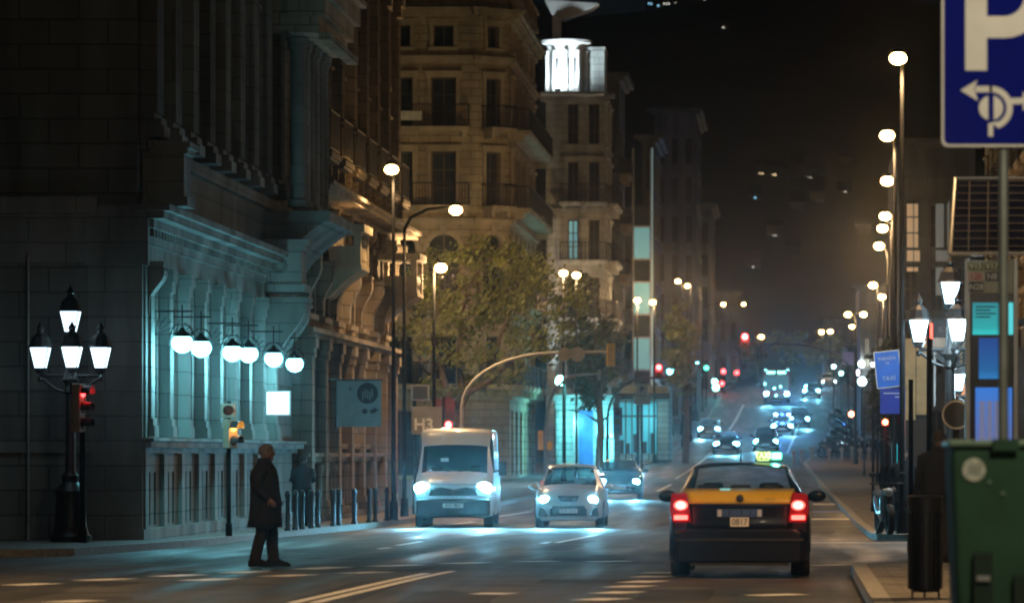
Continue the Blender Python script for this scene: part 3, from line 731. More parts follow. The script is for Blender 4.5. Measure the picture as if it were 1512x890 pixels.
# hillside villas: their lit windows are the far specks
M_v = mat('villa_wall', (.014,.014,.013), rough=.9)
spots = [(960,6,'c',2),(972,9,'c',1),(984,6,'w',3),(1001,5,'w',3),(1040,0,'w',1),(1124,256,'o',2),(1143,258,'o',2),(1163,262,'c',1),(1176,246,'c',1),(1180,262,'w',2),(1191,262,'w',4),(1209,260,'w',3),
         (1252,247,'w',2),(1248,283,'w',1),(1207,297,'w',1),(1115,292,'c',1),(1175,303,'o',2),(1178,312,'w',1),(1144,348,'w',2),(1171,377,'w',1),(1275,346,'o',2),(1112,394,'w',1),(1068,41+0,'w',1),(1337,236,'o',2),(1344,235,'o',2),(1352,235,'o',2)]
words = {'c': 'blue', 'w': 'white', 'o': 'amber'}
MV = {'c': emis('villa_blue', (.3,.7,1.), 2.6), 'w': emis('villa_white', (1.,.95,.8), 1.8), 'o': emis('villa_amber', (1.,.75,.4), 2.6)}
def hill_hit(px, py):
    Y = 1150.
    while Y < 2940:
        if hz(sx(px,Y), Y) > sz(py, Y): return Y
        Y += 6
    return 2900.
places = ['at the left end of the cluster along the top edge', 'second from the left in the cluster along the top edge', 'in the middle of the cluster along the top edge', 'at the right end of the cluster along the top edge', 'alone on the top edge right of the cluster',
 'at the left end of the long mid row', 'second from the left in the long mid row', 'low in the left half of the long mid row', 'topmost above the middle of the long mid row', 'just below the topmost one of the mid row', 'wide in the middle of the long mid row', 'at the right end of the long mid row',
 'beside the right hand lamps, level with the mid row', 'below the one level with the mid row by the lamps', 'under the right end of the mid row', 'under the left end of the mid row', 'upper of two close under the mid row', 'lower of two close under the mid row', 'halfway down the dark slope on the left', 'halfway down the dark slope below the close two',
 'near the lamps halfway down the slope', 'lowest of all on the left of the slope', 'high alone between the top cluster and the mid row', 'left of three in a line above the grey building', 'middle of three in a line above the grey building', 'right of three in a line above the grey building']
for i, (px, py, c, n) in enumerate(spots):
    Y = hill_hit(px, py) if px < 1330 else 1200.
    s = Y/FOC; X = sx(px, Y); Z = sz(py, Y); g = hz(X, Y)-1.5
    T = thing('hillside_house', '', 'house', (X, Y, g)); T['group'] = 'lit houses on the dark hill'
    T['label'] = 'hillside house %s, with %s windows' % (places[i], words[c])
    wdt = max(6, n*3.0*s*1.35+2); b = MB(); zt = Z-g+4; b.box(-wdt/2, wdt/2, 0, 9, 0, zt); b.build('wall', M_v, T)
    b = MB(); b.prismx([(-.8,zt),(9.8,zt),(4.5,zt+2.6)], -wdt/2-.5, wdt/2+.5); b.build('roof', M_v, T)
    for k in range(n):
        x = (k-(n-1)/2)*2.9*s*1.25; r_ = .85*s*random.uniform(.8,1.25); b = MB(); b.box(x-r_, x+r_, -.15, -.01, Z-g-r_, Z-g+r_); b.build('window', MV[c], T)
# ------------------------------------------------------------------ vehicles
M_tyre = mat('tyre_rubber', (.02,.02,.02), rough=.85); M_rim = mat('alloy', (.45,.46,.48), rough=.35, metal=.8, noise=.1)
M_trimp = mat('black_plastic', (.02,.02,.022), rough=.55); M_glassc = carglass('car_glass'); M_chrome = mat('chrome', (.7,.7,.7), rough=.15, metal=1, noise=0)
M_plate = mat('plate_white', (.75,.75,.72), rough=.5, noise=.05); M_seat = mat('seat_cloth', (.03,.03,.035), rough=.9)
M_head = emis('headlamp', (.16,.72,1.), 320); M_side = emis('sidelamp', (.6,.9,1.), 14)
M_tail = emis('tail_lamp_lit', (1.,.10,.08), 5); M_tailb = emis('tail_lamp_core', (1.,.40,.30), 16)
M_redlens = mat('red_lens', (.30,.006,.012), rough=.2, noise=.1, emit=(1,.02,.03), es=.04)
M_lensc = mat('clear_lens', (.5,.55,.58), rough=.1, noise=0)
def paint(name, c, rough=.28, metal=.2): return mat('paint_'+name, c, rough=rough, metal=metal, noise=.06, ns=2, coat=.6)
def refine(st, kinds, n=4):
    out, ks = [], []
    for i in range(len(st)-1):
        p0, p1, p2, p3 = st[max(i-1,0)], st[i], st[i+1], st[min(i+2,len(st)-1)]
        m = 1 if abs(p2[0]-p1[0]) < .09 else n
        for j in range(m):
            t = j/m; h = p2[0]-p1[0]; v = []
            for a in range(len(p1)):
                d = lambda q, r: 0 if abs(r[0]-q[0]) < 1e-6 else (r[a]-q[a])/(r[0]-q[0])
                s0, s1, s2 = d(p0,p1) if i else d(p1,p2), d(p1,p2), d(p2,p3) if i < len(st)-2 else d(p1,p2)
                mm = lambda x, y: 0 if x*y <= 0 else 2*x*y/(x+y)
                ma, mb_ = mm(s0,s1), mm(s1,s2)
                t2, t3 = t*t, t*t*t
                v.append((2*t3-3*t2+1)*p1[a] + (t3-2*t2+t)*h*ma + (-2*t3+3*t2)*p2[a] + (t3-t2)*h*mb_ if a else p1[0]+h*t)
            out.append(v); ks.append(kinds[i])
    out.append(list(st[-1])); return out, ks
def car_shell(T, st, kinds, m_body, glass=M_glassc, bulge=.05):
    S, K = refine(st, kinds)
    rings = []
    for (y, zs, zb, wm, wt, zr, wr) in S:
        half = [(0,zs),(wm*.8,zs),(wm*.97,zs+.05),(wm,zs+.16),(wm*1.0,zs+.16+.5*(zb-zs-.2)),(wm*.985,zb-.07),(wt,zb),(wr+.015,zr-.07),(wr-.03,zr-.015),(wr*.72,zr+.012),(wr*.36,zr+.026),(0,zr+.03)]
        rings.append([(x,y,z) for x,z in half] + [(-x,y,z) for x,z in half[-2:0:-1]])
    n = len(rings[0]); body = MB(); ws = MB(); rw = MB(); sg = MB(); sg2 = MB()
    H_ = 11
    vs = [p for r in rings for p in r]
    for mb in (body, ws, rw, sg, sg2): mb.add(vs, [])
    for i in range(len(rings)-1):
        for k in range(n):
            j = (k+1)%n; f = (i*n+k, i*n+j, (i+1)*n+j, (i+1)*n+k)
            c = k if k < H_ else n-1-k
            t = body
            if K[i] in 'wv' and c >= 8: t = ws if K[i] == 'w' else rw
            elif K[i] in 's' and c == 6: t = sg if k < H_ else sg2
            t.f.append(f)
    body.f.append(tuple(reversed(range(n)))); body.f.append(tuple(range((len(rings)-1)*n, len(rings)*n)))
    def clean(mb):
        used = sorted({i for f in mb.f for i in f}); mp = {a:b for b,a in enumerate(used)}
        mb.v = [mb.v[i] for i in used]; mb.f = [tuple(mp[i] for i in f) for f in mb.f]; return mb
    b = clean(body).build('body', m_body, T, smooth=True)
    if ws.f: clean(ws).build('windscreen', glass, T, smooth=True)
    if rw.f: clean(rw).build('rear_window', glass, T, smooth=True)
    for q in (sg, sg2):
        if q.f: clean(q).build('side_window', glass, T, smooth=True)
    return b
WH = {}
def wheels(T, ys, xw, r=.32, wd=.22):
    k = (r, wd)
    if k not in WH:
        t = MB(); t.lathe([(r*.62,-wd/2),(r*.93,-wd/2),(r,-wd/2+.03),(r,wd/2-.03),(r*.93,wd/2),(r*.62,wd/2)], 28, axis='X', caps=False)
        q = MB(); q.lathe([(r*.62,-wd/2+.03),(r*.6,-wd/2+.02),(r*.2,-.02),(.02,-.02),(.02,wd/2-.06),(r*.2,wd/2-.05),(r*.6,wd/2-.02),(r*.62,wd/2-.03)], 20, axis='X')
        for i in range(5):
            a = 2*PI*i/5; q.cbox((0, math.cos(a)*r*.36, math.sin(a)*r*.36), (wd*.9, r*.12, r*.42), rx=a-PI/2)
        WH[k] = (t.mesh('tyre', M_tyre, True), q.mesh('rim', M_rim))
    for y in ys:
        for s in (-1,1):
            w_ = bpy.data.objects.new('wheel', None); col.objects.link(w_); w_.parent = T; w_.location = (s*(xw-wd/2), y, r)
            inst(WH[k][0], 'tyre', w_); inst(WH[k][1], 'rim', w_)
            ar = MB(); ar.prismx([(y+(r+.07)*math.cos(a), r+(r+.07)*math.sin(a)) for a in [PI*i/14 for i in range(15)]] + [(y+(r+.02)*math.cos(a), r+(r+.02)*math.sin(a)) for a in [PI*i/14 for i in range(14,-1,-1)]], s*(xw-.02), s*(xw+.012))
            ar.build('wheel_arch', M_trimp, T)
def mirrors(T, y, x, z, m, sc=1.):
    for s in (-1,1):
        b = MB(); b.ball((s*(x+.10*sc), y, z), 1, 12, 8, (.115*sc,.06*sc,.075*sc)); b.tube([(s*(x-.08),y,z-.05),(s*(x+.04),y,z-.03)], .025, 6); b.build('wing_mirror', m, T, smooth=True)
def headlight(T, x, y, z, rx=.12, rz=.08, power=900, glow=True, m=None, tilt=-8.0, bs=1.25):
    h = MB(); h.ball((0,0,0), 1, 20, 10, (rx*1.35,.05,rz*1.5)); o = h.build('headlight', M_lensc, T, smooth=True, loc=(x,y,z))
    c = MB(); c.ball((0,-.045,0), 1, 16, 10, (rx*bs,.035,rz*bs)); c.build('bulb', m or M_head, o, smooth=True)
    if power: light('SPOT', (0,-.20,0), power*KH, (.20,.70,1.), o, .05, (R(-90-tilt),0,0), R(74), 1.)
def seats(T, y, z=.62, xs=(-.37,.37)):
    for x in xs:
        b = MB(); b.cbox((x,y,z), (.48,.16,.62), rx=R(-8)); b.cbox((x,y+.04,z+.42), (.27,.1,.17)); b.build('seat', M_seat, T, bevel=.04)
def number_plate(T, y, z, txt, w_=.50, h=.11, face=-1, x=0):
    b = MB(); b.box(-w_/2, w_/2, -.008, .008, -h/2, h/2); o = b.build('number_plate', M_plate, T, bevel=.004, loc=(x,y,z), rot=(0,0,0 if face < 0 else PI))
    text(txt, h*.95, (0,-.0095,0), M_ink, o, ext=.001, sx_=.9); return o
def front_face(T, L, m, w=.8, grille=True, z0=.28, z1=.62, y=None):
    y = y if y is not None else -L/2
    b = MB(); b.box(-w*.62, w*.62, y-.03, y+.15, z0+.02, z0+.20); g = b.build('grille', M_trimp, T, bevel=.02)
    for i in range(3): q = MB(); q.box(-w*.58, w*.58, y-.04, y-.031, z0+.05+.05*i, z0+.065+.05*i); q.build('grille_bar', M_rim, g)
    b = MB(); b.box(-w*.95, w*.95, y-.045, y+.2, z0-.10, z0+.015); b.build('bumper', m, T, bevel=.04)
HATCH = ([(-1.98,.32,.60,.62,.55,.66,.50),(-1.90,.22,.76,.76,.70,.82,.62),(-1.70,.20,.88,.83,.77,.95,.68),(-1.10,.20,.98,.86,.80,1.06,.70),
          (-.35,.20,1.0,.87,.81,1.50,.60),(.10,.20,1.01,.87,.81,1.56,.60),(.17,.20,1.01,.87,.81,1.56,.60),(1.0,.20,1.03,.87,.81,1.54,.59),(1.45,.20,1.04,.86,.80,1.47,.56),
          (1.86,.24,1.04,.82,.76,1.12,.64),(1.96,.28,.98,.76,.70,1.02,.58)], 'bbbwsbssvb')
SEDAN = ([(-2.25,.32,.58,.62,.57,.62,.50),(-2.15,.22,.70,.78,.72,.75,.62),(-1.9,.19,.82,.85,.79,.87,.70),(-1.15,.18,.92,.88,.81,.97,.70),
          (-.30,.18,.95,.88,.82,1.38,.58),(.20,.18,.96,.88,.82,1.42,.59),(.26,.18,.96,.88,.82,1.42,.59),(1.0,.18,.98,.88,.82,1.40,.57),(1.15,.18,.98,.88,.82,1.37,.57),
          (1.75,.19,.99,.87,.80,1.06,.64),(2.15,.24,.96,.82,.76,1.00,.60),(2.22,.28,.90,.78,.72,.93,.56)], 'bbbwsbssvbb')
TAXI = ([(-2.25,.32,.58,.62,.57,.62,.50),(-2.15,.22,.70,.78,.72,.75,.62),(-1.9,.19,.82,.85,.79,.87,.70),(-1.2,.18,.92,.88,.81,.97,.70),
          (-.35,.18,.96,.885,.82,1.37,.60),(.20,.18,.97,.885,.82,1.42,.62),(.26,.18,.97,.885,.82,1.42,.62),(.95,.18,.99,.885,.82,1.42,.62),(1.30,.18,1.0,.885,.82,1.385,.61),
          (1.98,.20,1.03,.88,.81,1.10,.68),(2.18,.24,1.0,.865,.80,1.05,.66),(2.26,.28,.94,.84,.78,.97,.64)], 'bbbwsbssvbb')
def basecar(spec, label, m, X, Y, rz=0, L=3.96, ws=(-1.25,1.25), xw=.86, r=.31, plate=None, hp=600, hl=(.60,.62), cat='car', group='oncoming cars with headlights on', name='car', hz_=None, m_h=None):
    T = thing(name, label, cat, (X,Y,gz(Y)+.006), rz, group)
    st, k = spec; car_shell(T, st, k, m); wheels(T, ws, xw, r, .21); mirrors(T, -.75, .86, 1.02, m)
    y0 = st[0][0]; front_face(T, L, m, w=.74, y=y0)
    for s in (-1,1): headlight(T, s*hl[0], y0+.10, hl[1], .095, .075, hp, m=m_h or (None if Y < 200 else emis('headlamp_far', (.16,.72,1.), 110)), bs=1.3 if Y < 200 else 1.75)  # far bulbs oversized, their blur and glare put into the shape
    number_plate(T, y0-.055, .42, plate or '0000', .46, .10)
    seats(T, .15); b = MB(); b.prismx([(-.82,1.0),(-.80,1.02),(-.6,1.01),(-.5,.8),(-.9,.8)], -.7, .7); b.build('dashboard', M_seat, T)
    return T
# --- the black-and-yellow taxi, seen from behind
M_tblack = mat('paint_taxi_black', (.006,.006,.012), rough=.3, noise=.06, coat=.15, spec=.3); M_tyel = paint('taxi_yellow', (.66,.42,.03), .35, 0)
TY = 53.2
TX = thing('taxi', 'black taxi with yellow tailgate seen from behind, lit green roof sign and red tail lights', 'taxi', (sx(1092,TY-2.3), TY, gz(TY)+.006), R(180-.0))
# local frame: front at -Y, so rotate 180: rear towards the camera
car_shell(TX, *TAXI, M_tblack, glass=carglass('taxi_glass', (.92,.97,.97)))
wheels(TX, (-1.30,1.28), .885, .315, .24)
mirrors(TX, -.62, .88, 1.0, M_tblack, 1.08); seats(TX, .25, .68); seats(TX, 1.15, .66, (-.42,0,.42))
def tgp(b, zs_ys, hw, off):
    rows = []
    for (z, y) in zs_ys:
        rows.append([(hw*(i/8-1), y+off-.05*(abs(i/8-1))**2.2, z) for i in range(17)])
    vs = [p for r in rows for p in r]; n = 17
    b.add(vs, [(j*n+i, j*n+i+1, (j+1)*n+i+1, (j+1)*n+i) for j in range(len(rows)-1) for i in range(n-1)])
    return b
def solid(o, t): 
    md = o.modifiers.new('thick','SOLIDIFY'); md.thickness = t; md.offset = -1; return o
solid(tgp(MB(), [(1.125,2.0),(1.09,2.16),(1.045,2.27),(.98,2.33),(.935,2.345)], .69, 0).build('tailgate_panel', M_tyel, TX, smooth=True), .02)
lw = tgp(MB(), [(.933,2.343),(.885,2.315),(.70,2.315),(.62,2.34)], .66, 0).build('lower_tailgate', M_tblack, TX, smooth=True); solid(lw, .02)
b = MB()
b.rings([[(x, y, z) for x, z in [(-.87*k,.20),(.87*k,.20),(.885*k,.34),(.87*k,.58),(.80*k,.62),(-.80*k,.62),(-.87*k,.58),(-.885*k,.34)]] for y, k in [(1.95,1.0),(2.2,1.0),(2.33,.95),(2.38,.86)]])
bp = b.build('rear_bumper', M_tblack, TX, bevel=.03)
b = MB(); b.box(-.80,.80,2.385,2.40,.47,.50); b.build('bumper_strip', M_trimp, bp); b = MB(); b.box(-.62,.62,2.25,2.36,.16,.199); b.build('exhaust_valance', M_trimp, TX)
for s in (-1,1):
    b = MB(); pl = [(.60,.70),(.84,.695),(.875,.86),(.85,1.06),(.66,1.075),(.63,.9)]
    b.prism([(s*x, z) for x,z in pl], 2.16, 2.335); tl = b.build('tail_light', M_redlens, TX, bevel=.02)
    b = MB(); b.ball((s*.735,2.337,.915), 1, 18, 10, (.085,.02,.062)); b.build('brake_bulb', M_tail, tl, smooth=True)
    b = MB(); b.ball((s*.735,2.352,.915), 1, 14, 8, (.05,.012,.034)); b.build('brake_bulb_core', M_tailb, tl, smooth=True)
    b = MB(); b.box(s*.735-.085, s*.735+.085, 2.336, 2.35, .735,.79); b.build('reflector_lamp', M_tail, tl, bevel=.01)
    light('POINT', (s*.74,2.60,.75), 1.2, (1,.08,.06), tl, .08)
number_plate(TX, 2.33, .705, '0817', .235, .115, face=1)
b = MB(); b.box(-.29,.29,2.322,2.334,.765,.87); st_ = b.build('advert_sticker', mat('sticker_blue', (.03,.07,.22), rough=.4), TX, bevel=.004)
M_pale = mat('pale_lettering', (.5,.55,.65), rough=.5, noise=0)
text('93 303 30 33', .085, (0,2.335,.818), mat('blue_lettering', (.10,.17,.45), rough=.5, noise=0), st_, rot=(PI/2,0,PI))
for s in (-1,1): q = MB(); q.box(s*.25-.025, s*.25+.025, 2.335,2.338,.775,.86); q.build('sticker_logo', M_pale, st_)
b = MB(); b.lathe([(.044,2.345),(.04,2.362),(.01,2.366)], 18, (-.005,0,1.0), 'Y'); b.build('badge', M_trimp, TX)
b = MB(); b.lathe([(.046,2.344),(.05,2.352),(.052,2.344)], 18, (-.005,0,1.0), 'Y', caps=False); b.build('badge_ring', M_chrome, TX)
text('TAXI 93', .035, (-.38,2.352,.99), M_ink, TX, rot=(PI/2,0,PI), ext=.001)
rs = MB(); rs.prism([(-.18,0),(.18,0),(.165,.135),(-.165,.135)], -.08, .08); rso = rs.build('roof_sign', mat('sign_dark_green', (.01,.05,.035), rough=.4), TX, bevel=.012, loc=(-.36,.5,1.46))
text('TAXI', .115, (.08,.083,.075), emis('taxi_letters', (.75,1.,.25), 3.), rso, rot=(PI/2,0,PI), bold=.004, sx_=.78)
q = MB(); q.box(-.16,-.035,.081,.09,.03,.11); q.build('green_lamp', emis('taxi_green', (.15,1.,.62), 7), rso, bevel=.01)
q = MB(); q.box(.0,.15,.081,.085,.012,.022); q.build('sign_strip', emis('taxi_strip', (.75,1.,.25), 2.), rso)
light('POINT', (-.12,.2,.10), 6, (.15,1.,.7), rso, .05)
light('POINT', (.0,-.55,1.10), 5, (.25,.9,.85), TX, .1); light('POINT', (.2,.9,1.30), 1.2, (.25,.9,.85), TX, .1)
b = MB(); b.tube([(0,.9,1.44),(0,1.0,1.62)], .006, 6); b.build('aerial', M_trimp, TX)
# --- white van
VY = 105.0
M_white = paint('van_white', (.62,.64,.64), .35, 0)
VAN = ([(-2.70,.34,.78,.80,.74,.86,.68),(-2.60,.26,.98,.93,.88,1.08,.80),(-2.35,.24,1.14,.99,.94,1.24,.84),(-2.0,.24,1.26,1.0,.96,1.38,.86),
        (-1.30,.24,1.34,1.0,.97,2.05,.84),(-.95,.24,1.36,1.0,.97,2.40,.88),(-.60,.24,1.36,1.0,.97,2.47,.90),(-.5,.24,1.36,1.0,.97,2.48,.90),(2.5,.26,1.36,1.0,.97,2.48,.90),(2.62,.30,1.36,.98,.95,2.42,.86)], 'bbbwssbbb')
VN = thing('van', 'white high-roofed delivery van coming on with both headlights lit', 'van', (sx(664,VY-2.6), VY, gz(VY)+.006), R(2.0))
car_shell(VN, *VAN, M_white, glass=carglass('van_glass', (.16,.20,.22))); wheels(VN, (-1.75,1.65), .985, .35, .24)
for s in (-1,1):
    b = MB(); b.box(s*1.20-.10, s*1.20+.10, -1.55,-1.42,1.30,1.66); b.tube([(s*.98,-1.45,1.40),(s*1.12,-1.48,1.42)], .03, 6); b.build('wing_mirror', M_trimp, VN, bevel=.03)
    headlight(VN, s*.78, -2.58, .98, .155, .12, 1500, tilt=-9.)
b = MB(); b.box(-.93,.93,-2.80,-2.3,.26,.72); b.build('front_bumper', mat('van_grey_bumper', (.05,.055,.06), rough=.6), VN, bevel=.08)
b = MB(); b.prism([(-.62,.80),(.62,.80),(.56,.95),(.30,.99),(0,.93),(-.30,.99),(-.56,.95)], -2.735,-2.60); gr = b.build('grille', M_trimp, VN, bevel=.015)
b = MB(); b.prism([(0,.83),(.10,.96),(.055,.96),(0,.885),(-.055,.96),(-.10,.96)], -2.755,-2.737); b.build('emblem', M_chrome, gr)
b = MB(); b.tube([(-.60,-2.745,.965),(-.30,-2.745,1.0),(0,-2.75,.945),(.30,-2.745,1.0),(.60,-2.745,.965)], .012, 6); b.build('grille_trim', M_chrome, gr)
number_plate(VN, -2.812, .55, '4251 BRV', .52, .11)
b = MB(); b.box(-.16,.16,-2.808,-2.80,.32,.42); b.build('air_intake', M_trimp, VN)
seats(VN, -.75, 1.05, (-.5,.5))
b = MB(); b.cbox((-.25,-1.92,1.70), (.20,.004,.09)); b.build('windscreen_notice', M_plate, VN)
b = MB(); b.box(-.84,.84,-2.63,-2.60,1.075,1.085); b.build('bonnet_seam', M_trimp, VN)
for s in (-1,1):
    b = MB(); b.box(s*1.002-.004,s*1.002+.004,-1.25,-1.235,.5,1.9).box(s*1.002-.004,s*1.002+.004,-.35,-.335,.5,2.1); b.build('door_seam', M_trimp, VN)
for s in (-1,1): b = MB(); b.tube([(s*.10,-2.02,1.40),(s*.72,-1.86,1.52)], .012, 6); b.build('wiper', M_trimp, VN)
# --- silver hatchback, dark car behind it, cars up the hill
M_silver = paint('silver', (.50,.50,.48), .3, .5); M_dark = paint('dark_blue', (.02,.03,.045), .25, .3); M_grey = paint('grey', (.12,.13,.14), .3, .5); M_black = paint('black', (.015,.015,.018), .25, .2)
CY = 103.5
HB = basecar(HATCH, 'silver hatchback with round nose and lit headlights right of the white van', M_silver, sx(839,CY-1.8), CY, R(.5), plate='6189 GKN', hp=1300, name='car', hl=(.60,.70))
q = MB(); q.prism([(-.20,.66),(.20,.66),(.28,.80),(-.28,.80)], -2.03,-1.96); e = q.build('upper_grille', M_trimp, HB, bevel=.02)
q = MB(); q.prism([(-.46,.30),(.46,.30),(.40,.55),(-.40,.55)], -2.032,-1.98); q.build('lower_intake', M_trimp, HB, bevel=.015)
q = MB(); q.prism([(-.10,.69),(0,.76),(.10,.69),(.07,.69),(0,.735),(-.07,.69)], -2.045,-2.032); q.prism([(-.10,.74),(0,.81),(.10,.74),(.07,.74),(0,.785),(-.07,.74)], -2.045,-2.032); q.build('emblem', M_chrome, e)
for s in (-1,1): q = MB(); q.prism([(s*.52,.26),(s*.76,.30),(s*.72,.52),(s*.60,.46)], -2.0,-1.90); q.build('fog_lamp_recess', M_trimp, HB, bevel=.02)
q = MB(); q.cbox((.22,-.55,1.18), (.28,.10,.14)); q.build('driver_arm', mat('pale_cloth', (.4,.4,.4)), HB)
D1Y = 150.
basecar(SEDAN, 'dark saloon half hidden behind the silver hatchback, one headlight glaring', M_black, sx(915,D1Y), D1Y, R(2), L=4.5, ws=(-1.35,1.35), plate='2377 DZC', hp=1500)
basecar(SEDAN, 'dark car by the left kerb far up the slope, just below the globe lamp posts', M_grey, sx(1047,298), 298, R(1), L=4.5, ws=(-1.35,1.35), plate='9021 CFH', hp=700)
basecar(SEDAN, 'dark car on the lane line between the taxi and the crest, left of another', M_dark, sx(1072,262), 262, R(1), L=4.5, ws=(-1.35,1.35), plate='1140 FTB', hp=900)
basecar(HATCH, 'dark hatchback directly above the taxi roof with two cyan headlights', M_black, sx(1131,268), 268, 0, plate='7352 HJD', hp=900)
pc = basecar(SEDAN, 'blue lit car in mid road further up, four lamps on its nose', M_dark, sx(1155,305), 305, 0, L=4.5, ws=(-1.35,1.35), plate='5518 GMS', hp=1100)
for s in (-.48,.0,.48): q = MB(); q.ball((s,-.2,1.52), 1, 10, 6, (.14,.08,.08)); q.build('roof_lamp', emis('roof_blue_white', (.35,.65,1.), 16) if s else emis('roof_blue', (.05,.15,1.), 12), pc, smooth=True)
light('POINT', (0,-1.6,1.9), 1100*KH, (.04,.16,1.), pc, .1)
basecar(HATCH, 'car partly behind the blue lit one, its right lamp shining', M_black, sx(1180,322), 322, 0, plate='3306 BXK', hp=900)
for k, (px, py, Y) in enumerate([(1198,580,385)]):
    basecar(SEDAN, 'car with bright twin lamps at the crest right of the bus', M_grey, sx(px,Y), Y, 0, L=4.5, ws=(-1.35,1.35), plate='8263 FNL', hp=800)
basecar(HATCH, 'pale car waiting on the far junction beyond the crest', M_silver, sx(1222,430), 430, R(4), plate='4470 CKR', hp=300, m_h=M_side)
# bus
BY = 372.
BS = thing('bus', 'city bus with a lit cyan destination display at the crest of the road', 'bus', (sx(1147,BY), BY, gz(BY)+.006))
M_bus = paint('bus_red', (.25,.02,.03), .35, 0)
b = MB(); b.rings([[(x,y,z) for x,z in [(-1.22*k,.32),(1.22*k,.32),(1.25*k,.9),(1.25*k,2.6),(1.15*k,2.95*j),(-1.15*k,2.95*j),(-1.25*k,2.6),(-1.25*k,.9)]] for y,k,j in [(-6,.96,.99),(-5.85,1,1),(5.9,1,1),(6,.97,.99)]]); b.build('body', M_bus, BS, bevel=.05)
q = MB(); q.box(-1.1,1.1,-6.05,-6.005,1.0,2.35); q.build('windscreen', mat('bus_glass', (.05,.12,.14), rough=.1, emit=(.1,.6,.6), es=.10), BS, bevel=.03)
q = MB(); q.box(-.95,.95,-6.06,-6.01,2.45,2.80); d = q.build('destination_display', mat('display_black', (.01,.02,.02), rough=.3), BS)
q = MB()
for i in range(9):
    if i != 4: q.box(-.85+.19*i, -.73+.19*i, -6.075,-6.062, 2.52, 2.74)
q.build('display_characters', emis('display_cyan', (.25,1.,.9), 7), d)
for s in (-1,1):
    headlight(BS, s*.92, -6.03, .72, .13, .11, 900); q = MB(); q.box(s*1.0-.08, s*1.0+.08, -6.04,-5.99, 2.83,2.9); q.build('marker_lamp', emis('marker_cyan', (.3,1.,.9), 8), BS)
    q = MB(); q.box(s*1.45-.09, s*1.45+.09, -6.3,-6.15,1.7,2.2); q.tube([(s*1.2,-6,2.5),(s*1.45,-6.2,2.3)], .03, 6); q.build('wing_mirror', M_trimp, BS)
wheels(BS, (-3.4,2.9), 1.22, .48, .28)
for x, z in ((-.2,1.2),(.35,1.35),(-.05,.55),(-1.05,1.6)): q = MB(); q.ball((x,-6.08,z), .09, 8, 6); q.build('interior_lamp', emis('interior_cyan', (.3,1.,.95), 8), BS)
q = MB(); q.box(-1.1,1.1,-6.07,-6.0,.34,.5); q.build('bumper', M_trimp, BS)
# motorcycles
def motorcycle(name, label, X, Y, rz, m, group=None, screen=False, base=None):
    T = thing(name, label, 'motorcycle', (X, Y, base if base is not None else gz(Y)+PAVE), rz, group)
    for y in (-.68,.62):
        w_ = MB(); w_.lathe([(.22,-.05),(.29,-.06),(.31,-.03),(.31,.03),(.29,.06),(.22,.05)], 22, (0,y,.31), 'X', caps=False).lathe([(.02,-.05),(.05,-.04),(.05,.04),(.02,.05)], 8, (0,y,.31), 'X')
        for k in range(5): a = 2*PI*k/5; w_.cbox((0,y+.12*math.cos(a),.31+.12*math.sin(a)), (.03,.03,.22), rx=a-PI/2)
        w_.build('wheel', M_tyre, T, smooth=True)
    b = MB(); b.rings([[(x*s,y,z0+z*h) for x,z in [(-.5,0),(.5,0),(1,.5),(.7,1),(-.7,1),(-1,.5)]] for y,s,z0,h in [(-.50,.10,.55,.35),(-.38,.17,.42,.52),(-.25,.14,.28,.30),(.05,.16,.26,.34),(.3,.17,.40,.38),(.75,.12,.62,.18)]]); b.build('body', m, T, smooth=True, bevel=.02)
    b = MB(); b.rings([[(x*s,y,z+d) for x,d in [(-1,0),(1,0),(.8,.09),(-.8,.09)]] for y,s,z in [(.0,.12,.70),(.3,.16,.74),(.8,.12,.82)]]); b.build('seat', M_seat, T, bevel=.03)
    b = MB(); b.tube([(0,-.68,.31),(0,-.42,.88),(0,-.36,1.02)], .035, 8).tube([(-.34,-.28,1.04),(-.2,-.37,1.03),(.2,-.37,1.03),(.34,-.28,1.04)], .02, 8); b.build('handlebar', M_trimp, T)
    b = MB(); b.ball((0,-.52,.86), 1, 12, 8, (.10,.07,.09)); b.build('headlight', M_lensc, T, smooth=True)
    for s in (-1,1): b = MB(); b.tube([(s*.26,-.34,1.04),(s*.30,-.36,1.18)], .008, 5).ball((s*.31,-.36,1.22), 1, 8, 6, (.07,.02,.05)); b.build('mirror', M_trimp, T)
    b = MB(); b.cbox((-.12,.0,.14), (.03,.03,.30), ry=R(20)); b.build('stand', M_iron, T)
    if screen: b = MB(); b.rings([[(-.18*k,y,z),(.18*k,y,z),(.16*k,y+.015,z+.01),(-.16*k,y+.015,z+.01)] for y,z,k in [(-.50,.95,1),(-.42,1.15,1.1),(-.34,1.36,.7)]]); b.build('windscreen', M_glassc, T)
    return T
m0 = motorcycle('motorcycle', 'black motorcycle nearest the camera in the parked row on the far right pavement', sx(1238,246), 246, R(75), M_black, 'motorcycles parked in a row')
for i, (px, Y, a, lab) in enumerate([(1256,247,80,'second motorcycle of the parked row, beside the nearest'),(1230,253,70,'motorcycle third along the parked row, leaning to the road'),(1247,259,78,'motorcycle in the middle of the parked row'),(1236,267,72,'motorcycle past the middle of the row on the road edge'),
        (1250,274,80,'motorcycle behind the middle pair of the parked row'),(1242,283,74,'motorcycle second from the far end of the parked row'),(1247,294,78,'motorcycle at the far end of the parked row')]):
    c = copy_tree(m0); c.location = (sx(px,Y), Y, gz(Y)+PAVE); c.rotation_euler = (0,0,R(a)); c['label'] = lab
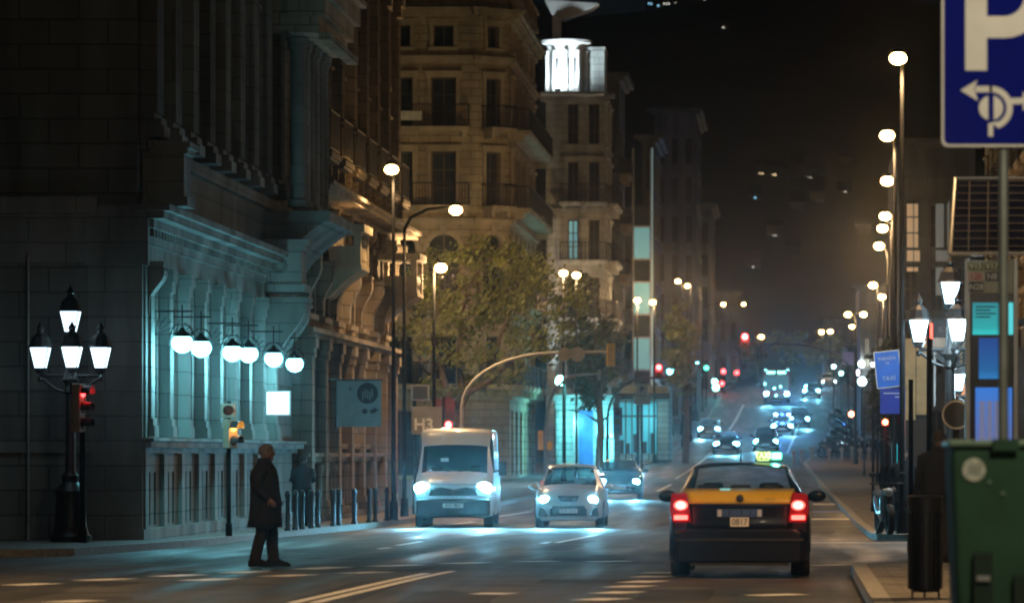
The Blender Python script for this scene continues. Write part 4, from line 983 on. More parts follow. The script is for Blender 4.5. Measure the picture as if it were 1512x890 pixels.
for i, (px, Y, a, lab) in enumerate([(1240,303,76,'motorcycle just beyond the end of the parked row, towards the crest'),(1248,313,80,'dark motorcycle high on the right kerb between row and crest'),(1238,325,70,'motorcycle second from the top of the right kerb line'),(1246,338,78,'topmost motorcycle of the right kerb line'),
        (1270,251,95,'motorcycle set back from the row beside a thin post'),(1284,256,84,'motorcycle set back farther right, near the last short post'),(1297,262,88,'motorcycle farthest right, behind the blue signs'),(1226,247,60,'motorcycle jutting out at the left front of the row')]):
    c = copy_tree(m0); c.location = (sx(px,Y), Y, gz(Y)+PAVE); c.rotation_euler = (0,0,R(a)); c['label'] = lab
for px, Y, lab in [(1190,392,'scooter with a lit lamp beside the car at the crest'),(1163,398,'scooter with a lit lamp right behind the bus')]:
    s_ = motorcycle('motorcycle', lab, sx(px,Y), Y, 0, M_black, None, base=gz(Y)+.006)
    q = MB(); q.ball((0,-.60,.88), .12, 12, 8); q.build('lit_lamp', M_head, s_, smooth=True)
motorcycle('scooter', 'dark parked scooter with windscreen at the pavement edge by two standing people', sx(1306,83), 83.2, R(8), paint('scooter_grey', (.10,.12,.15)), None, True)
# ------------------------------------------------------------------ people
M_skin = mat('skin', (.19,.12,.09), rough=.6, ns=20, noise=.1); M_hair = mat('grey_hair', (.09,.092,.095), rough=.95, ns=40, noise=.4); M_hairb = mat('dark_hair', (.03,.025,.02), rough=.9, ns=40)
M_coat = mat('black_wool', (.006,.007,.010), rough=.95, ns=30); M_trou = mat('dark_trousers', (.010,.010,.013), rough=.9, ns=20); M_shoe = mat('black_leather', (.008,.008,.008), rough=.8, spec=.15)
M_jack = mat('dark_jacket', (.025,.022,.028), rough=.9, ns=20)
def skin_body(J, E):
    """J: joint -> (pos, radius); E: edges.  one continuous surface grown with the Skin modifier"""
    names = list(J); me = bpy.data.meshes.new('body'); me.from_pydata([J[n][0] for n in names], [(names.index(a), names.index(b)) for a,b in E], [])
    o = bpy.data.objects.new('tmp_body', me); col.objects.link(o)
    sk = o.modifiers.new('s','SKIN'); 
    for i, n in enumerate(names):
        r = J[n][1]; r = r if isinstance(r, tuple) else (r, r); me.skin_vertices[0].data[i].radius = r
    me.skin_vertices[0].data[names.index('pelvis')].use_root = True
    sb = o.modifiers.new('u','SUBSURF'); sb.levels = 2
    dg = bpy.context.evaluated_depsgraph_get(); ev = o.evaluated_get(dg); m2 = ev.to_mesh()
    b = MB(); b.add([tuple(v.co) for v in m2.vertices], [tuple(p.vertices) for p in m2.polygons]); ev.to_mesh_clear()
    bpy.data.objects.remove(o); return b
def head_mesh(b, c, yaw=0, tilt=0):
    M = Matrix.Translation(c) @ Matrix.Rotation(yaw,4,'Z') @ Matrix.Rotation(tilt,4,'X'); q = MB(M)
    nu, nv = 24, 18; vs = []; fs = []
    for j in range(nv+1):
        t = PI*j/nv; z = -math.cos(t)*.118
        for i in range(nu):
            a = 2*PI*i/nu; r = math.sin(t); x = .077*r*math.cos(a); y = .097*r*math.sin(a)
            if z < -.03: k = 1-(-z-.03)*3.2; x *= k; y = y*(.9 if y > 0 else 1) + (.015 if y > 0 else -.004)*(1-k)
            if y < -.05 and abs(x) < .018:
                if -.045 < z < .02: y -= .028*(1-abs(z+.025)/.045 if z > -.045 else 0)*(1-abs(x)/.02)   # nose
            if y < -.05 and .018 < abs(x) < .045 and -.005 < z < .03: y += .010                        # eye sockets
            vs.append((x,y,z))
    for j in range(nv):
        for i in range(nu): k=(i+1)%nu; fs.append((j*nu+i, j*nu+k, (j+1)*nu+k, (j+1)*nu+i))
    q.add(vs, fs)
    q.rings([[(x,y,z) for x,y in [(-.013,-.07),(.013,-.07),(.009,-.112+dy),(-.009,-.112+dy)]] for z,dy in [(-.045,.004),(-.03,-.012),(.012,.012)]])
    for s in (-1,1): q.ball((s*.078,.008,-.008), 1, 8, 6, (.012,.022,.034)).ball((s*.030,-.083,.010), .012, 8, 6)
    q.ball((0,-.088,-.062), 1, 10, 5, (.026,.010,.008)); q.ball((0,-.080,-.098), 1, 10, 6, (.026,.022,.020))
    b.add(q.v, q.f)
def hand(b, w, d, up, s=1):
    """palm + five curled fingers from wrist w along d; up = back-of-hand direction"""
    w, d, up = Vector(w), Vector(d).normalized(), Vector(up).normalized(); sd = d.cross(up).normalized()*s
    b.tube([w, w+d*.03, w+d*.085], [.026,.036,.034], 8)
    for i, (L, o_) in enumerate([(.068,-.027),(.078,-.009),(.072,.009),(.056,.026)]):
        p = w+d*.08+sd*o_; p1 = p+d*L*.45; p2 = p1+(d*.75-up*.65).normalized()*L*.32; p3 = p2+(d*.2-up).normalized()*L*.28
        b.tube([p, p1, p2, p3], [.0095,.009,.0082,.006], 6)
    p = w+d*.03-sd*.032; b.tube([p, p-sd*.025+d*.025, p-sd*.028+d*.055-up*.012], [.012,.010,.007], 6)
def person(label, X, Y, rz, z=None, group=None, coat='long', hair=M_hair, head_yaw=0, stride=.0, scale=1., arms='down', bag=False, m_c=None, m_t=None):
    T = thing('person', label, 'person', (X, Y, gz(Y)+.008 if z is None else z), rz, group); T.scale = (scale*1.08,scale*1.1,scale)
    fa, fb = -stride, stride   # foot offsets forward(-)/back
    aL = {'down': [(.235,.0,1.14),(.25,-.07,.90)], 'pocket': [(.27,.05,1.14),(.235,-.10,.97)], 'front': [(.25,-.02,1.14),(.15,-.22,1.08)]}[arms]
    J = {'pelvis': ((0,0,.93),(.135,.10)), 'waist': ((0,0,1.06),(.13,.095)), 'chest': ((0,0,1.28),(.155,.115)), 'neckb': ((0,.01,1.44),(.075,.065)), 'neck': ((0,-.005,1.53),.052),
         'hipL': ((.09,0,.88),.09), 'kneeL': ((.095,fa*.55-.02,.49),.062), 'ankL': ((.09,fa,.085),.030),
         'hipR': ((-.09,0,.88),.09), 'kneeR': ((-.095,fb*.45-.03,.49),.062), 'ankR': ((-.09,fb,.085),.030),
         'shL': ((.165,0,1.39),.050), 'elL': (aL[0],.034), 'wrL': (aL[1],.030),
         'shR': ((-.165,0,1.39),.050), 'elR': ((-aL[0][0],aL[0][1],aL[0][2]),.034), 'wrR': ((-aL[1][0],aL[1][1],aL[1][2]),.030)}
    E = [('pelvis','waist'),('waist','chest'),('chest','neckb'),('neckb','neck'),('pelvis','hipL'),('hipL','kneeL'),('kneeL','ankL'),('pelvis','hipR'),('hipR','kneeR'),('kneeR','ankR'),
         ('chest','shL'),('shL','elL'),('elL','wrL'),('chest','shR'),('shR','elR'),('elR','wrR')]
    b = skin_body(J, E); head_mesh(b, (0,-.02,1.635), head_yaw)
    for s, k in ((1,'L'),(-1,'R')):
        w_ = Vector(J['wr'+k][0]); e_ = Vector(J['el'+k][0]); hand(b, w_, (w_-e_), (s,0,.1), s)
    b.build('body', M_skin, T, smooth=True)
    # hair
    M = Matrix.Translation((0,-.02,1.635)) @ Matrix.Rotation(head_yaw,4,'Z'); q = MB(M); nu = 22; vs=[]; fs=[]
    rr = random.Random(5)
    for j in range(10):
        t = PI*.98 - j*(PI*.56/9)
        for i in range(nu):
            a = 2*PI*i/nu; k = 1.04+rr.uniform(0,.06); y = .100*k*math.sin(t)*math.sin(a); z = -math.cos(t)*.124
            if y < -.03: z = max(z, .055)
            vs.append((.081*k*math.sin(t)*math.cos(a), y + (.004 if y > 0 else 0), z))
    for j in range(9):
        for i in range(nu): k=(i+1)%nu; fs.append((j*nu+i, j*nu+k, (j+1)*nu+k, (j+1)*nu+i))
    fs.append(tuple(range(nu))); q.add(vs, fs); q.build('hair', hair, T, smooth=True)
    # trousers, shoes
    tr = MB()
    def ell(c, rx, ry, n=16): return [(c[0]+rx*math.cos(2*PI*i/n), c[1]+ry*math.sin(2*PI*i/n), c[2]) for i in range(n)]
    for k in 'LR':
        h, kn, an = J['hip'+k][0], J['knee'+k][0], J['ank'+k][0]
        P = [(h[0],h[1],.97,.115,.125),(h[0],h[1],.85,.108,.118),((h[0]+kn[0])/2,(h[1]+kn[1])/2,.68,.092,.10),(kn[0],kn[1],.50,.075,.082),((an[0]+kn[0])/2,(an[1]+kn[1])/2+.012,.30,.070,.080),(an[0],an[1]+.005,.12,.066,.078),(an[0],an[1]-.005,.075,.068,.085)]
        tr.rings([ell((x,y,z),rx,ry) for x,y,z,rx,ry in P])
    tr.rings([ell((0,0,z),rx,ry) for z,rx,ry in [(.86,.15,.115),(.95,.18,.125),(1.05,.165,.115)]])
    tr.build('trousers', m_t or M_trou, T, smooth=True)
    for k in 'LR':
        an = J['ank'+k][0]; q = MB(); q.rings([[(an[0]+w2*x, an[1]+y, z*h2) for x,z in [(-1,0),(1,0),(1,.5),(.6,1),(-.6,1),(-1,.5)]] for y,w2,h2 in [(.095,.034,.08),(.06,.048,.125),(-.04,.052,.125),(-.12,.052,.080),(-.19,.044,.055),(-.22,.02,.03)]]); q.build('shoe', M_shoe, T, smooth=True)
    # coat
    hem = .56 if coat == 'long' else .86
    c = MB(); S = [(hem,.245,.225,.0),(hem+.12,.235,.215,.0),(.95 if coat=='long' else .97,.215,.195,-.01),(1.10,.21,.185,-.01),(1.28,.22,.180,-.005),(1.38,.215,.145,0),(1.445,.16,.115,.005),(1.49,.085,.085,.005),(1.535,.075,.078,.0)]
    n = 28; rings=[]
    for z,rx,ry,dy in S:
        rings.append([( (rx+.011*math.sin(5*t_+z*9))*math.cos(t_), dy+(ry+.014*math.sin(3*t_+z*7)+.006*math.sin(9*t_-z*11))*math.sin(t_), z) for t_ in [2*PI*i/n for i in range(n)]])
    c.rings(rings, caps=False); cc = c.build('coat', m_c or M_coat, T, smooth=True); solid(cc, .012)
    for k in 'LR':
        s_, e_, w_ = [Vector(J[a+k][0]) for a in ('sh','el','wr')]; sg = 1 if k=='L' else -1
        q = MB(); q.tube([s_-Vector((sg*.05,0,-.01)), s_+Vector((sg*.02,0,-.02)), (s_+e_)/2, e_, (e_+w_)/2, w_+(w_-e_)*.04], [.080,.088,.076,.066,.060,.054], 14); q.build('sleeve', m_c or M_coat, T, smooth=True)
    if coat == 'long':
        q = MB(); q.rings([[(r*math.cos(t_), .005+r*.95*math.sin(t_), z) for t_ in [2*PI*i/20 for i in range(20)]] for z,r in [(1.46,.115),(1.50,.102),(1.555,.086)]], caps=False); solid(q.build('collar', m_c or M_coat, T, smooth=True), .015)
    return T
MY = 57.4
person('grey haired man in a long black coat standing in profile on the crossing', sx(391,MY), MY, R(84), head_yaw=R(14), stride=.10, arms='pocket', scale=.985)
person('person in a dark short jacket seen from behind between the kerb posts', sx(447,96), 96, R(186), z=gz(96)+PAVE, coat='short', hair=M_hairb, stride=.12, arms='front', m_c=M_jack, scale=.95)
person('person in dark clothes standing on the right pavement beside the scooter', sx(1334,86), 86, R(10), z=gz(86)+PAVE, coat='long', hair=M_hairb, stride=.05, arms='pocket', scale=1.0)
person('dark figure with back turned between the litter bin and the green container', sx(1386,54), 54.0, R(175), z=gz(54)+PAVE, coat='short', hair=M_hairb, stride=.08, arms='down', scale=1.0)
# ------------------------------------------------------------------ lamps, signals, signs, trees
M_post = mat('painted_post', (.012,.013,.014), rough=.9, spec=.15); M_galv = mat('galvanised_steel', (.35,.36,.36), rough=.45, metal=.5)
M_sod = emis('sodium_bowl', (1.,.55,.17), 60); M_yel = mat('signal_yellow', (.62,.42,.05), rough=.5)
M_globe = emis('globe_lit', (.20,.82,1.), 13); M_lantern = emis('lantern_lit', (.62,.85,1.), 3.2)
def street_lamp(label, px, py, Y, pole_px=None, power=1000, double=None, c=SODIUM, r=.165, head_tilt=0, group='sodium street lamps', wide=True):
    X, Z = sx(px,Y), sz(py,Y); Xp = sx(pole_px,Y) if pole_px is not None else X
    onp = Xp > krf(Y) or Xp < kl(Y) or Y < 60; g = gz(Y)+(PAVE if onp else .006)
    T = thing('street_lamp', label, 'street lamp', (Xp, Y, g), 0, group); h = Z-g; dx = X-Xp
    b = MB()
    b.tube([(0,0,0),(0,0,.5)], [.12,.10], 12); b.tube([(0,0,.5),(0,0,h*.6),(0,0,h-.5 if abs(dx) > .3 else h+.05)], [.06,.05,.04], 10)
    if abs(dx) > .3: b.tube([(0,0,h-.55),(dx*.12,0,h-.22),(dx*.45,0,h+.02),(dx*.85,0,h+.08)], [.05,.045,.04,.035], 8)
    b.build('pole', M_post, T, smooth=True)
    heads = [dx] if not double else [dx, dx+double]
    if double: q = MB(); q.tube([(min(heads),0,h+.05),(max(heads),0,h+.05)], .035, 8); q.build('crossarm', M_post, T)
    for x in heads:
        q = MB(); q.lathe([(.02,.20),(.10,.19),(.15,.15),(.16,.11)], 16, (x,0,h)); L = q.build('lamp_head', M_post, T, smooth=True)
        q = MB(); q.ball((x,-.01,h-.01), 1, 20, 12, (r*1.1,r*1.05,r*.80)); q.build('bowl', M_sod, L, smooth=True)
        light('SPOT', (x,-.30,h-.25), power*KS, c, L, .15, (0,0,0), R(152), .6) if wide is False else light('POINT', (x,-.28,h-.30), power*KS*.85, c, L, .15)
    return T
for a in [('sodium lamp on a slim pole before the carved building, left of the arm lamp', 578,250,106,581,900),
          ('sodium lamp on a short sideways arm left of the tree', 673,310,112,597,1500),
          ('sodium lamp at the left edge of the tree crown', 651,395,122,641,1500),
          ('left lamp of the pair shining through the right side of the tree', 832,403,175,832,1700),
          ('right lamp of the pair shining through the right side of the tree', 851,406,179,851,700),
          ('large bright lamp in front of the teal stair shaft', 941,443,226,941,1500),
          ('lamp just right of the bright one at the teal stair shaft', 964,446,238,966,700),
          ('left lamp of the close pair high beyond the stair shaft', 1001,415,278,1008,600),
          ('right lamp of the close pair high beyond the stair shaft', 1015,422,288,1020,600),
          ('lamp on a curved arm left of the red signal', 1068,449,350,1037,700),
          ('lamp on a curved arm close above the red signal', 1098,449,400,1070,700),
          ('largest and topmost sodium lamp at the right beside the parking sign', 1326,86,84,1332,2000),
          ('second sodium lamp from the top of the right hand column', 1310,200,97,1321,1700),
          ('third sodium lamp down the right hand column', 1310,267,112,1322,800),
          ('fourth lamp down, upper of the three close together', 1307,319,128,1318,700),
          ('fifth lamp down, middle of the three close together', 1303,337,136,1316,500),
          ('sixth lamp down, lowest of the three close together', 1298,363,145,1311,700),
          ('seventh lamp down, small and paler', 1289,421,175,1296,500),
          ('eighth lamp down with its pole visible beneath it', 1302,438,190,1304,600)]:
    street_lamp(a[0], a[1], a[2], a[3], a[4], a[5], wide=(a[1] not in (578, 673, 1326, 1310)))
street_lamp('twin headed lamp low at the right of the crest', 1252,464,230,1264,400, double=sx(1275,230)-sx(1252,230), r=.17)
street_lamp('unseen sodium lamp over the right pavement near the camera', 1840,-480,42,2065,4200, wide=False)
street_lamp('unseen whiter lamp added to light the parking sign', 2120,-1000,21.5,2300,2300, c=(1.,.84,.60))  # added lamp out of view, brightens the parking sign and container
street_lamp('unseen sodium lamp over the left pavement near the camera', -120,-300,47,-220,2600, wide=False)
for k, (px,py,Y,s_) in enumerate([(1213,490,440,.3),(1226,489,440,.3),(1124,497,430,.28),(1258,482,425,.25)]):
    street_lamp(['small far lamp at the crest above the right junction','small far lamp next to its twin above the right junction','tiny far lamp just right of the red signal','tiny far lamp low behind the twin headed lamp'][k], px,py,Y,px,160, r=.24, group='tiny far lamps')
# three-armed candelabra lanterns
def lantern_mesh():
    g = MB(); g.rings([[(x*k,y*k,z) for x,y in [(-1,-1),(1,-1),(1,1),(-1,1)]] for z,k in [(0,.085),(.33,.15)]])
    f = MB()
    for a in (0,1,2,3): q=[(-1,-1),(1,-1),(1,1),(-1,1)][a]; f.tube([(q[0]*.088,q[1]*.088,0),(q[0]*.155,q[1]*.155,.33)], .010, 5)
    f.lathe([(.06,-.10),(.10,-.03),(.12,-.001)], 8); f.lathe([(.22,.335),(.19,.37),(.15,.50),(.06,.58),(.05,.62),(.07,.65),(.015,.74),(.001,.80)], 10)
    return g, f
GL, FL = lantern_mesh(); GLm = GL.mesh('lantern_glass', M_lantern); GLm2 = GL.mesh('lantern_glass', emis('lantern_bright', (.50,.80,1.), 14)); FLm = FL.mesh('lantern', M_iron)
def candelabra(label, px, base_py, Y, top_py, power, group, n=4, g=None, sc_=1.):
    X = sx(px,Y); g = gz(Y)+PAVE if g is None else g; T = thing('candelabra_lamp', label, 'street lamp', (X,Y,g), 0, group); ht = (sz(top_py,Y)-g)/sc_; T.scale = (sc_,)*3
    za = ht-1.42          # arm level
    b = MB(); b.lathe([(.34,0),(.36,.10),(.30,.16),(.27,.25),(.24,.75),(.27,.85),(.20,.92),(.13,1.0),(.15,1.10),(.09,1.18),(.075,za-.3),(.12,za-.25),(.08,za-.15),(.14,za-.05),(.08,za+.1),(.05,za+.55),(.09,za+.60),(.03,za+.66)], 16); b.build('post', M_iron, T, smooth=True)
    def arm(dx, dy):
        b = MB(); b.tube([(0,0,za-.28),(dx*.5,dy*.5,za-.20),(dx,dy,za)], .028, 8); b.tube([(0,0,za+.02),(dx,dy,za+.02)], .03, 8)
        for t_ in (.3,.5,.7): b.tube([(0,0,za-.26),(dx*t_,dy*t_,za)], .012, 5)
        b.ball((dx,dy,za-.04), .05, 8, 6); return b.build('arm', M_iron, T, smooth=True)
    for dx, dy in [(-.50,0),(.50,0),(.10,-.42)][:n-1]:
        arm(dx,dy); l = inst(FLm, 'lantern', T, (dx,dy,za+.15)); inst(GLm if power < 100 else GLm2, 'lantern_glass', l)
    l = inst(FLm, 'lantern', T, (0,0,za+.75)); inst(GLm if power < 100 else GLm2, 'lantern_glass', l)
    light('POINT', (0,-.75,za+.25), power*KC, (.66,.90,1.), T, .2)
    return T
candelabra('ornate four lantern candelabra post at the dark corner on the left', 104, 800, 73., 430, 8, 'four lantern candelabra', 4, sc_=1.08)
candelabra('bright lantern candelabra on the right partly hidden by the bus stop totem', 1403, 800, 84, 386, 170, 'four lantern candelabra', 4, sc_=1.3)
c2 = candelabra('second lantern candelabra close behind on the right, lanterns lower', 1385, 800, 76.0, 468, 150, 'four lantern candelabra', 3, g=gz(80)+PAVE-.1)
c2.location = (sx(1385,84.5)+1.0, 86.5, gz(86)+PAVE)
# single globe / lantern posts up the left pavement
def globe_post(label, px, py, Y, power, group='globe lamp posts'):
    X = sx(px,Y); g = gz(Y)+PAVE; T = thing('lamp_post', label, 'street lamp', (X,Y,g), 0, group); h = sz(py,Y)-g
    b = MB(); b.lathe([(.30,0),(.32,.1),(.24,.3),(.22,.8),(.13,1.0),(.09,1.2),(.07,h-.5),(.12,h-.45),(.06,h-.3)], 12); b.build('post', M_iron, T, smooth=True)
    b = MB(); b.ball((0,0,h), .26, 16, 10); b.build('globe', M_globe, T, smooth=True); b = MB(); b.lathe([(.26,h+.14),(.15,h+.27),(.03,h+.36),(.01,h+.5)], 10); b.build('cap', M_iron, T)
    light('POINT', (0,-.45,h-.25), power*KC, (.6,.85,1.), T, .2)
globe_post('white globe post nearest of the row, in front of the cyan shop front', 959,581,244,170)
globe_post('white globe post in the row left of the distant car', 1009,538,300,200)
globe_post('white globe post just right of and behind its neighbour', 1027,537,332,150)
globe_post('white globe post farthest up the left pavement', 990,548,300,60)
# bracket lamps on the corner block
for i, (px, py, w1) in enumerate([(269,505,'nearest the corner pilaster'),(297,512,'second along from the corner'),(343,519,'third along, above the amber signal'),(367,521,'fourth along, close beside the third'),(404,528,'fifth along, above the white box sign'),(435,536,'last, above the gap to the next facade')]):
    Yg = 6000*11.4/(VX-px); Z = sz(py,Yg); Xw = X1+.006
    T = thing('bracket_lamp', 'cyan white globe on an iron wall bracket, %s' % w1, 'wall lamp', (Xw, Yg, Z), 0, 'globe lamps on wall brackets')
    if i > 0 : pass
    x = -11.4-Xw; zt = .58
    b = MB(); b.tube([(.15,0,zt),(x+.20,0,zt)], .018, 6).tube([(.16,0,zt-.62),(.16,0,zt+.18)], .02, 6).tube([(x,0,zt+.12),(x,0,.30)], .015, 6)
    for k in range(6): a = PI/2*k/5; b.tube([(.16,0,zt-.45),(.16+.42*math.cos(a)*.95,0,zt-.42+.40*math.sin(a))], .008, 5)
    b.tube([(x-.24+.24*(1-math.cos(PI*k/10)),0,.02+.33*math.sin(PI*k/10)) for k in range(11)], .014, 6)
    b.build('bracket', M_iron, T)
    b = MB(); b.lathe([(.17,.10),(.13,.17),(.06,.22),(.03,.28)], 16, (x,0,0)); s_ = b.build('lamp_cap', M_iron, T, smooth=True)
    b = MB(); b.ball((x,0,-.02), 1, 20, 12, (.20,.20,.18)); b.build('globe', M_globe, T, smooth=True)
    light('POINT', (x+.05,-.10,-.32), 120*KC, CYAN, T, .15)
bx = thing('light_box_sign', 'small glowing white square box sign on the wall right of the amber signal', 'sign', (sx(411,92), 92, sz(612,92)))
b = MB(); b.box(-.28,.28,-.08,.08,-.02,.54); b.tube([(-.28,0,.3),(-.62,0,.3)], .02, 6); b.build('case', M_galv, bx)
b = MB(); b.box(-.25,.25,-.10,-.081,.01,.51); b.build('lit_face', emis('box_sign_white', (.72,.95,1.), 1.7), bx)
# ---------- traffic signals
M_hous = mat('signal_housing', (.05,.05,.05), rough=.5)
def signal_head(T, loc, rz, n=3, lit=None, c=(1,.03,.02), s=1., hous=None, back=False, es=30, lamp=12):
    M = Matrix.Translation(loc) @ Matrix.Rotation(rz,4,'Z'); b = MB(M); h = .30*s
    b.box(-.15*s,.15*s,0,.16*s,-n*h/2,n*h/2); 
    if back: b.box(-.28*s,.28*s,.17*s,.19*s,-n*h/2-.18,n*h/2+.18)
    hd = b.build('signal_head', hous or M_hous, T, bevel=.015)
    for i in range(n):
        z = n*h/2 - h*(i+.5)
        q = MB(M); q.rings([[(math.cos(a)*.115*s, y, z+math.sin(a)*.115*s) for a in [R(-20)+R(220)*k/12 for k in range(13)]] + [(math.cos(a)*.107*s, y, z+math.sin(a)*.107*s) for a in [R(200)-R(220)*k/12 for k in range(13)]] for y in (-.003,-.20*s)]); q.build('visor', M_hous, hd)
        q = MB(M); q.lathe([(.0001,-.018),(.10*s,-.012),(.102*s,-.003)], 18, (0,0,z), 'Y')
        q.v = [M @ Vector((v.x, v.y, v.z)) if False else v for v in q.v]
        if i == lit: q.build('lit_lens', emis('lens_%g_%g_%g_%g' % (*c, es), c, es), hd, smooth=True)
        else: q.build('lens', mat('dark_lens_%d' % (i%3), [(.10,.01,.01),(.12,.06,.01),(.01,.06,.05)][i%3], rough=.2, noise=0), hd, smooth=True)
        if i == lit and lamp: light('POINT', tuple(M @ Vector((0,-.30*s,z))), lamp, c, hd, .06)
    return hd
def pole_thing(name, label, px, Y, top, group=None, cat='traffic light', r=.055, m=None, X=None):
    X = sx(px,Y) if X is None else X; onp = X > krf(Y) or X < kl(Y); g = gz(Y)+(PAVE if onp else .006)
    T = thing(name, label, cat, (X,Y,g), 0, group); b = MB(); b.tube([(0,0,0),(0,0,.25),(0,0,.26),(0,0,top-g)], [r*1.5,r*1.4,r,r*.9], 10); b.build('pole', m or M_post, T, smooth=True); return T, g
RED = (1.,.03,.03); AMB = (1.,.42,.06)
M_tanh = mat('signal_tan', (.42,.30,.20), rough=.5)
T, g = pole_thing('traffic_light', 'side-on red traffic light on the post beside the left candelabra', 122, 72.0, sz(572,72.), 'kerbside traffic lights')
signal_head(T, (.02,-.10,sz(602,72.)-g), R(75), 3, 0, RED, .95, M_tanh, es=14, lamp=3)
T, g = pole_thing('traffic_light', 'traffic light with a lit amber figure on a slim post left of the man', 338, 80.5, sz(592,80.5), 'kerbside traffic lights', r=.045)
signal_head(T, (.0,-.09,sz(606,80.5)-g), R(10), 1, None, RED, .95, M_tanh)
signal_head(T, (.10,-.09,sz(640,80.5)-g), R(60), 2, 0, AMB, .95, M_tanh, es=8, lamp=14)
T, g = pole_thing('traffic_light', 'red traffic light with a broad dark backing board above the van roof', 655, 124, sz(585,124), 'kerbside traffic lights')
b = MB(); b.box(-.33,.33,.02,.06,sz(640,124)-g,sz(588,124)-g); b.build('backing_board', mat('maroon_board', (.06,.02,.025), rough=.6), T)
signal_head(T, (.17,-.18,sz(627,124)-g), 0, 1, 0, RED, 1.0, es=40, lamp=40)
def mast(label, base_px, Y, apex_py, tip_px, tip_py, r=.075, m=None):
    Xb, Xt = sx(base_px,Y), sx(tip_px,Y); onp = Xb < kl(Y) or Xb > krf(Y); g = gz(Y)+(PAVE if onp else .006); h = sz(tip_py,Y)-g; dx = Xt-Xb
    T = thing('signal_mast', label, 'traffic light mast', (Xb,Y,g), 0, 'curved signal masts'); hb = sz(apex_py,Y)-g
    pts = [(0,0,0),(0,0,hb)] + [(dx*.62*(1-math.cos(t_)),0,hb+(h-hb)*math.sin(t_)) for t_ in [PI/2*k/9 for k in range(1,10)]] + [(dx,0,h+.04)]
    b = MB(); b.tube(pts, [r*1.3,r*1.1]+[r*.85]*9+[r*.6], 10); b.build('mast_arm', m or M_galv, T, smooth=True); return T, Xb, g
T, Xb, g = mast('tall curved signal mast reaching over the road with two round discs and a yellow box', 682,122,600,902,521, r=.055, m=mat('pale_mast_grey', (.55,.54,.48), rough=.5))
for px, r_ in ((834,.20),(853,.22)): q = MB(); q.lathe([(r_,-.10),(r_,-.075)], 24, (sx(px,122)-Xb,0,sz(523,122)-g), 'Y'); q.build('round_disc', mat('disc_back', (.50,.40,.25), rough=.5), T)
q = MB(); q.box(sx(896,122)-Xb, sx(908,122)-Xb, -.12,.14, sz(541,122)-g, sz(507,122)-g); q.build('signal_box', M_yel, T, bevel=.02)
T, Xb, g = mast('shorter curved signal mast with yellow pedestrian boxes behind the silver hatchback', 806,158,632,884,553, m=mat('pale_mast', (.45,.47,.44), rough=.5))
for px, a_, b_ in ((798.5,635,664),(812,651,664)): q = MB(); q.box(sx(px-4,158)-Xb, sx(px+4,158)-Xb, -.25,-.08, sz(b_,158)-g, sz(a_,158)-g); q.build('signal_box', mat('signal_orange', (.75,.33,.03), rough=.5, emit=(1,.4,.03), es=.12), T, bevel=.015)
q = MB(); q.box(sx(883,158)-Xb, sx(887,158)-Xb, -.1,.1, sz(561,158)-g, sz(545,158)-g); q.build('signal_box', M_galv, T)
T, Xb, g = mast('dark curved signal mast in front of the globe lamps on the left', 897,196,620,985,558, m=M_iron)
signal_head(T, (sx(912,196)-Xb,-.1,sz(622,196)-g), 0, 3, None, RED, 1.5); signal_head(T, (sx(973,196)-Xb,-.1,sz(548,196)-g), 0, 2, 0, RED, 1.25, es=40, lamp=60)
T, Xb, g = mast('long signal mast from the right pavement holding the red light over the road', 1262,232,560,1100,508, r=.055, m=M_iron)
signal_head(T, (sx(1100,232)-Xb,-.2,sz(510,232)-g), 0, 3, 0, RED, 1.65, back=False, es=60, lamp=110)
b = MB(); b.box(-.30,.30,.1,.13,-.2,1.4)
for lab, px, py, Y in [('small red signal at the left kerb near the far junction', 1068,548,400),('small red signal right of its neighbour near the far junction', 1088,550,404),('lower red signal at the far left kerb', 1066,566,396)]:
    T, g = pole_thing('traffic_light', lab, px, Y, sz(py-4,Y), 'far traffic lights'); signal_head(T, (0,-.1,sz(py,Y)-g), 0, 1, 0, RED, 2.0, es=22, lamp=50)
T, g = pole_thing('traffic_light', 'far kerb signal with an orange red lens by the parked motorcycles', 1257, 245, sz(606,245), 'far traffic lights'); signal_head(T, (0,-.1,sz(611,245)-g), 0, 1, 0, (1,.25,.12), 1.5, es=25, lamp=20)
T, g = pole_thing('traffic_light', 'red lens on a post under the blue panels on the right', 1307, 92, sz(615,92), 'far traffic lights'); signal_head(T, (0,-.1,sz(623,92)-g), 0, 1, 0, (1,.10,.04), .62, es=30, lamp=12)
T, g = pole_thing('traffic_light', 'small red lens just right of the blue panels', 1328, 96, sz(600,96), 'far traffic lights'); signal_head(T, (0,-.1,sz(606,96)-g), 0, 1, 0, RED, .4, es=20, lamp=6)
# cyan lamp post in front of the side street
T, g = pole_thing('lamp_post', 'thin post with a bright cyan lamp under the signal mast disc', 834, 176, sz(566,176), None, 'street lamp')
q = MB(); q.ball((-.2,-.1,sz(562,176)-g), 1, 14, 10, (.20,.2,.22)); q.build('lamp', emis('cyan_lamp', (.35,1.,.95), 24), T, smooth=True); light('POINT', (-.2,-.6,sz(575,176)-g), 420*KC, (.2,.95,.9), T, .2)
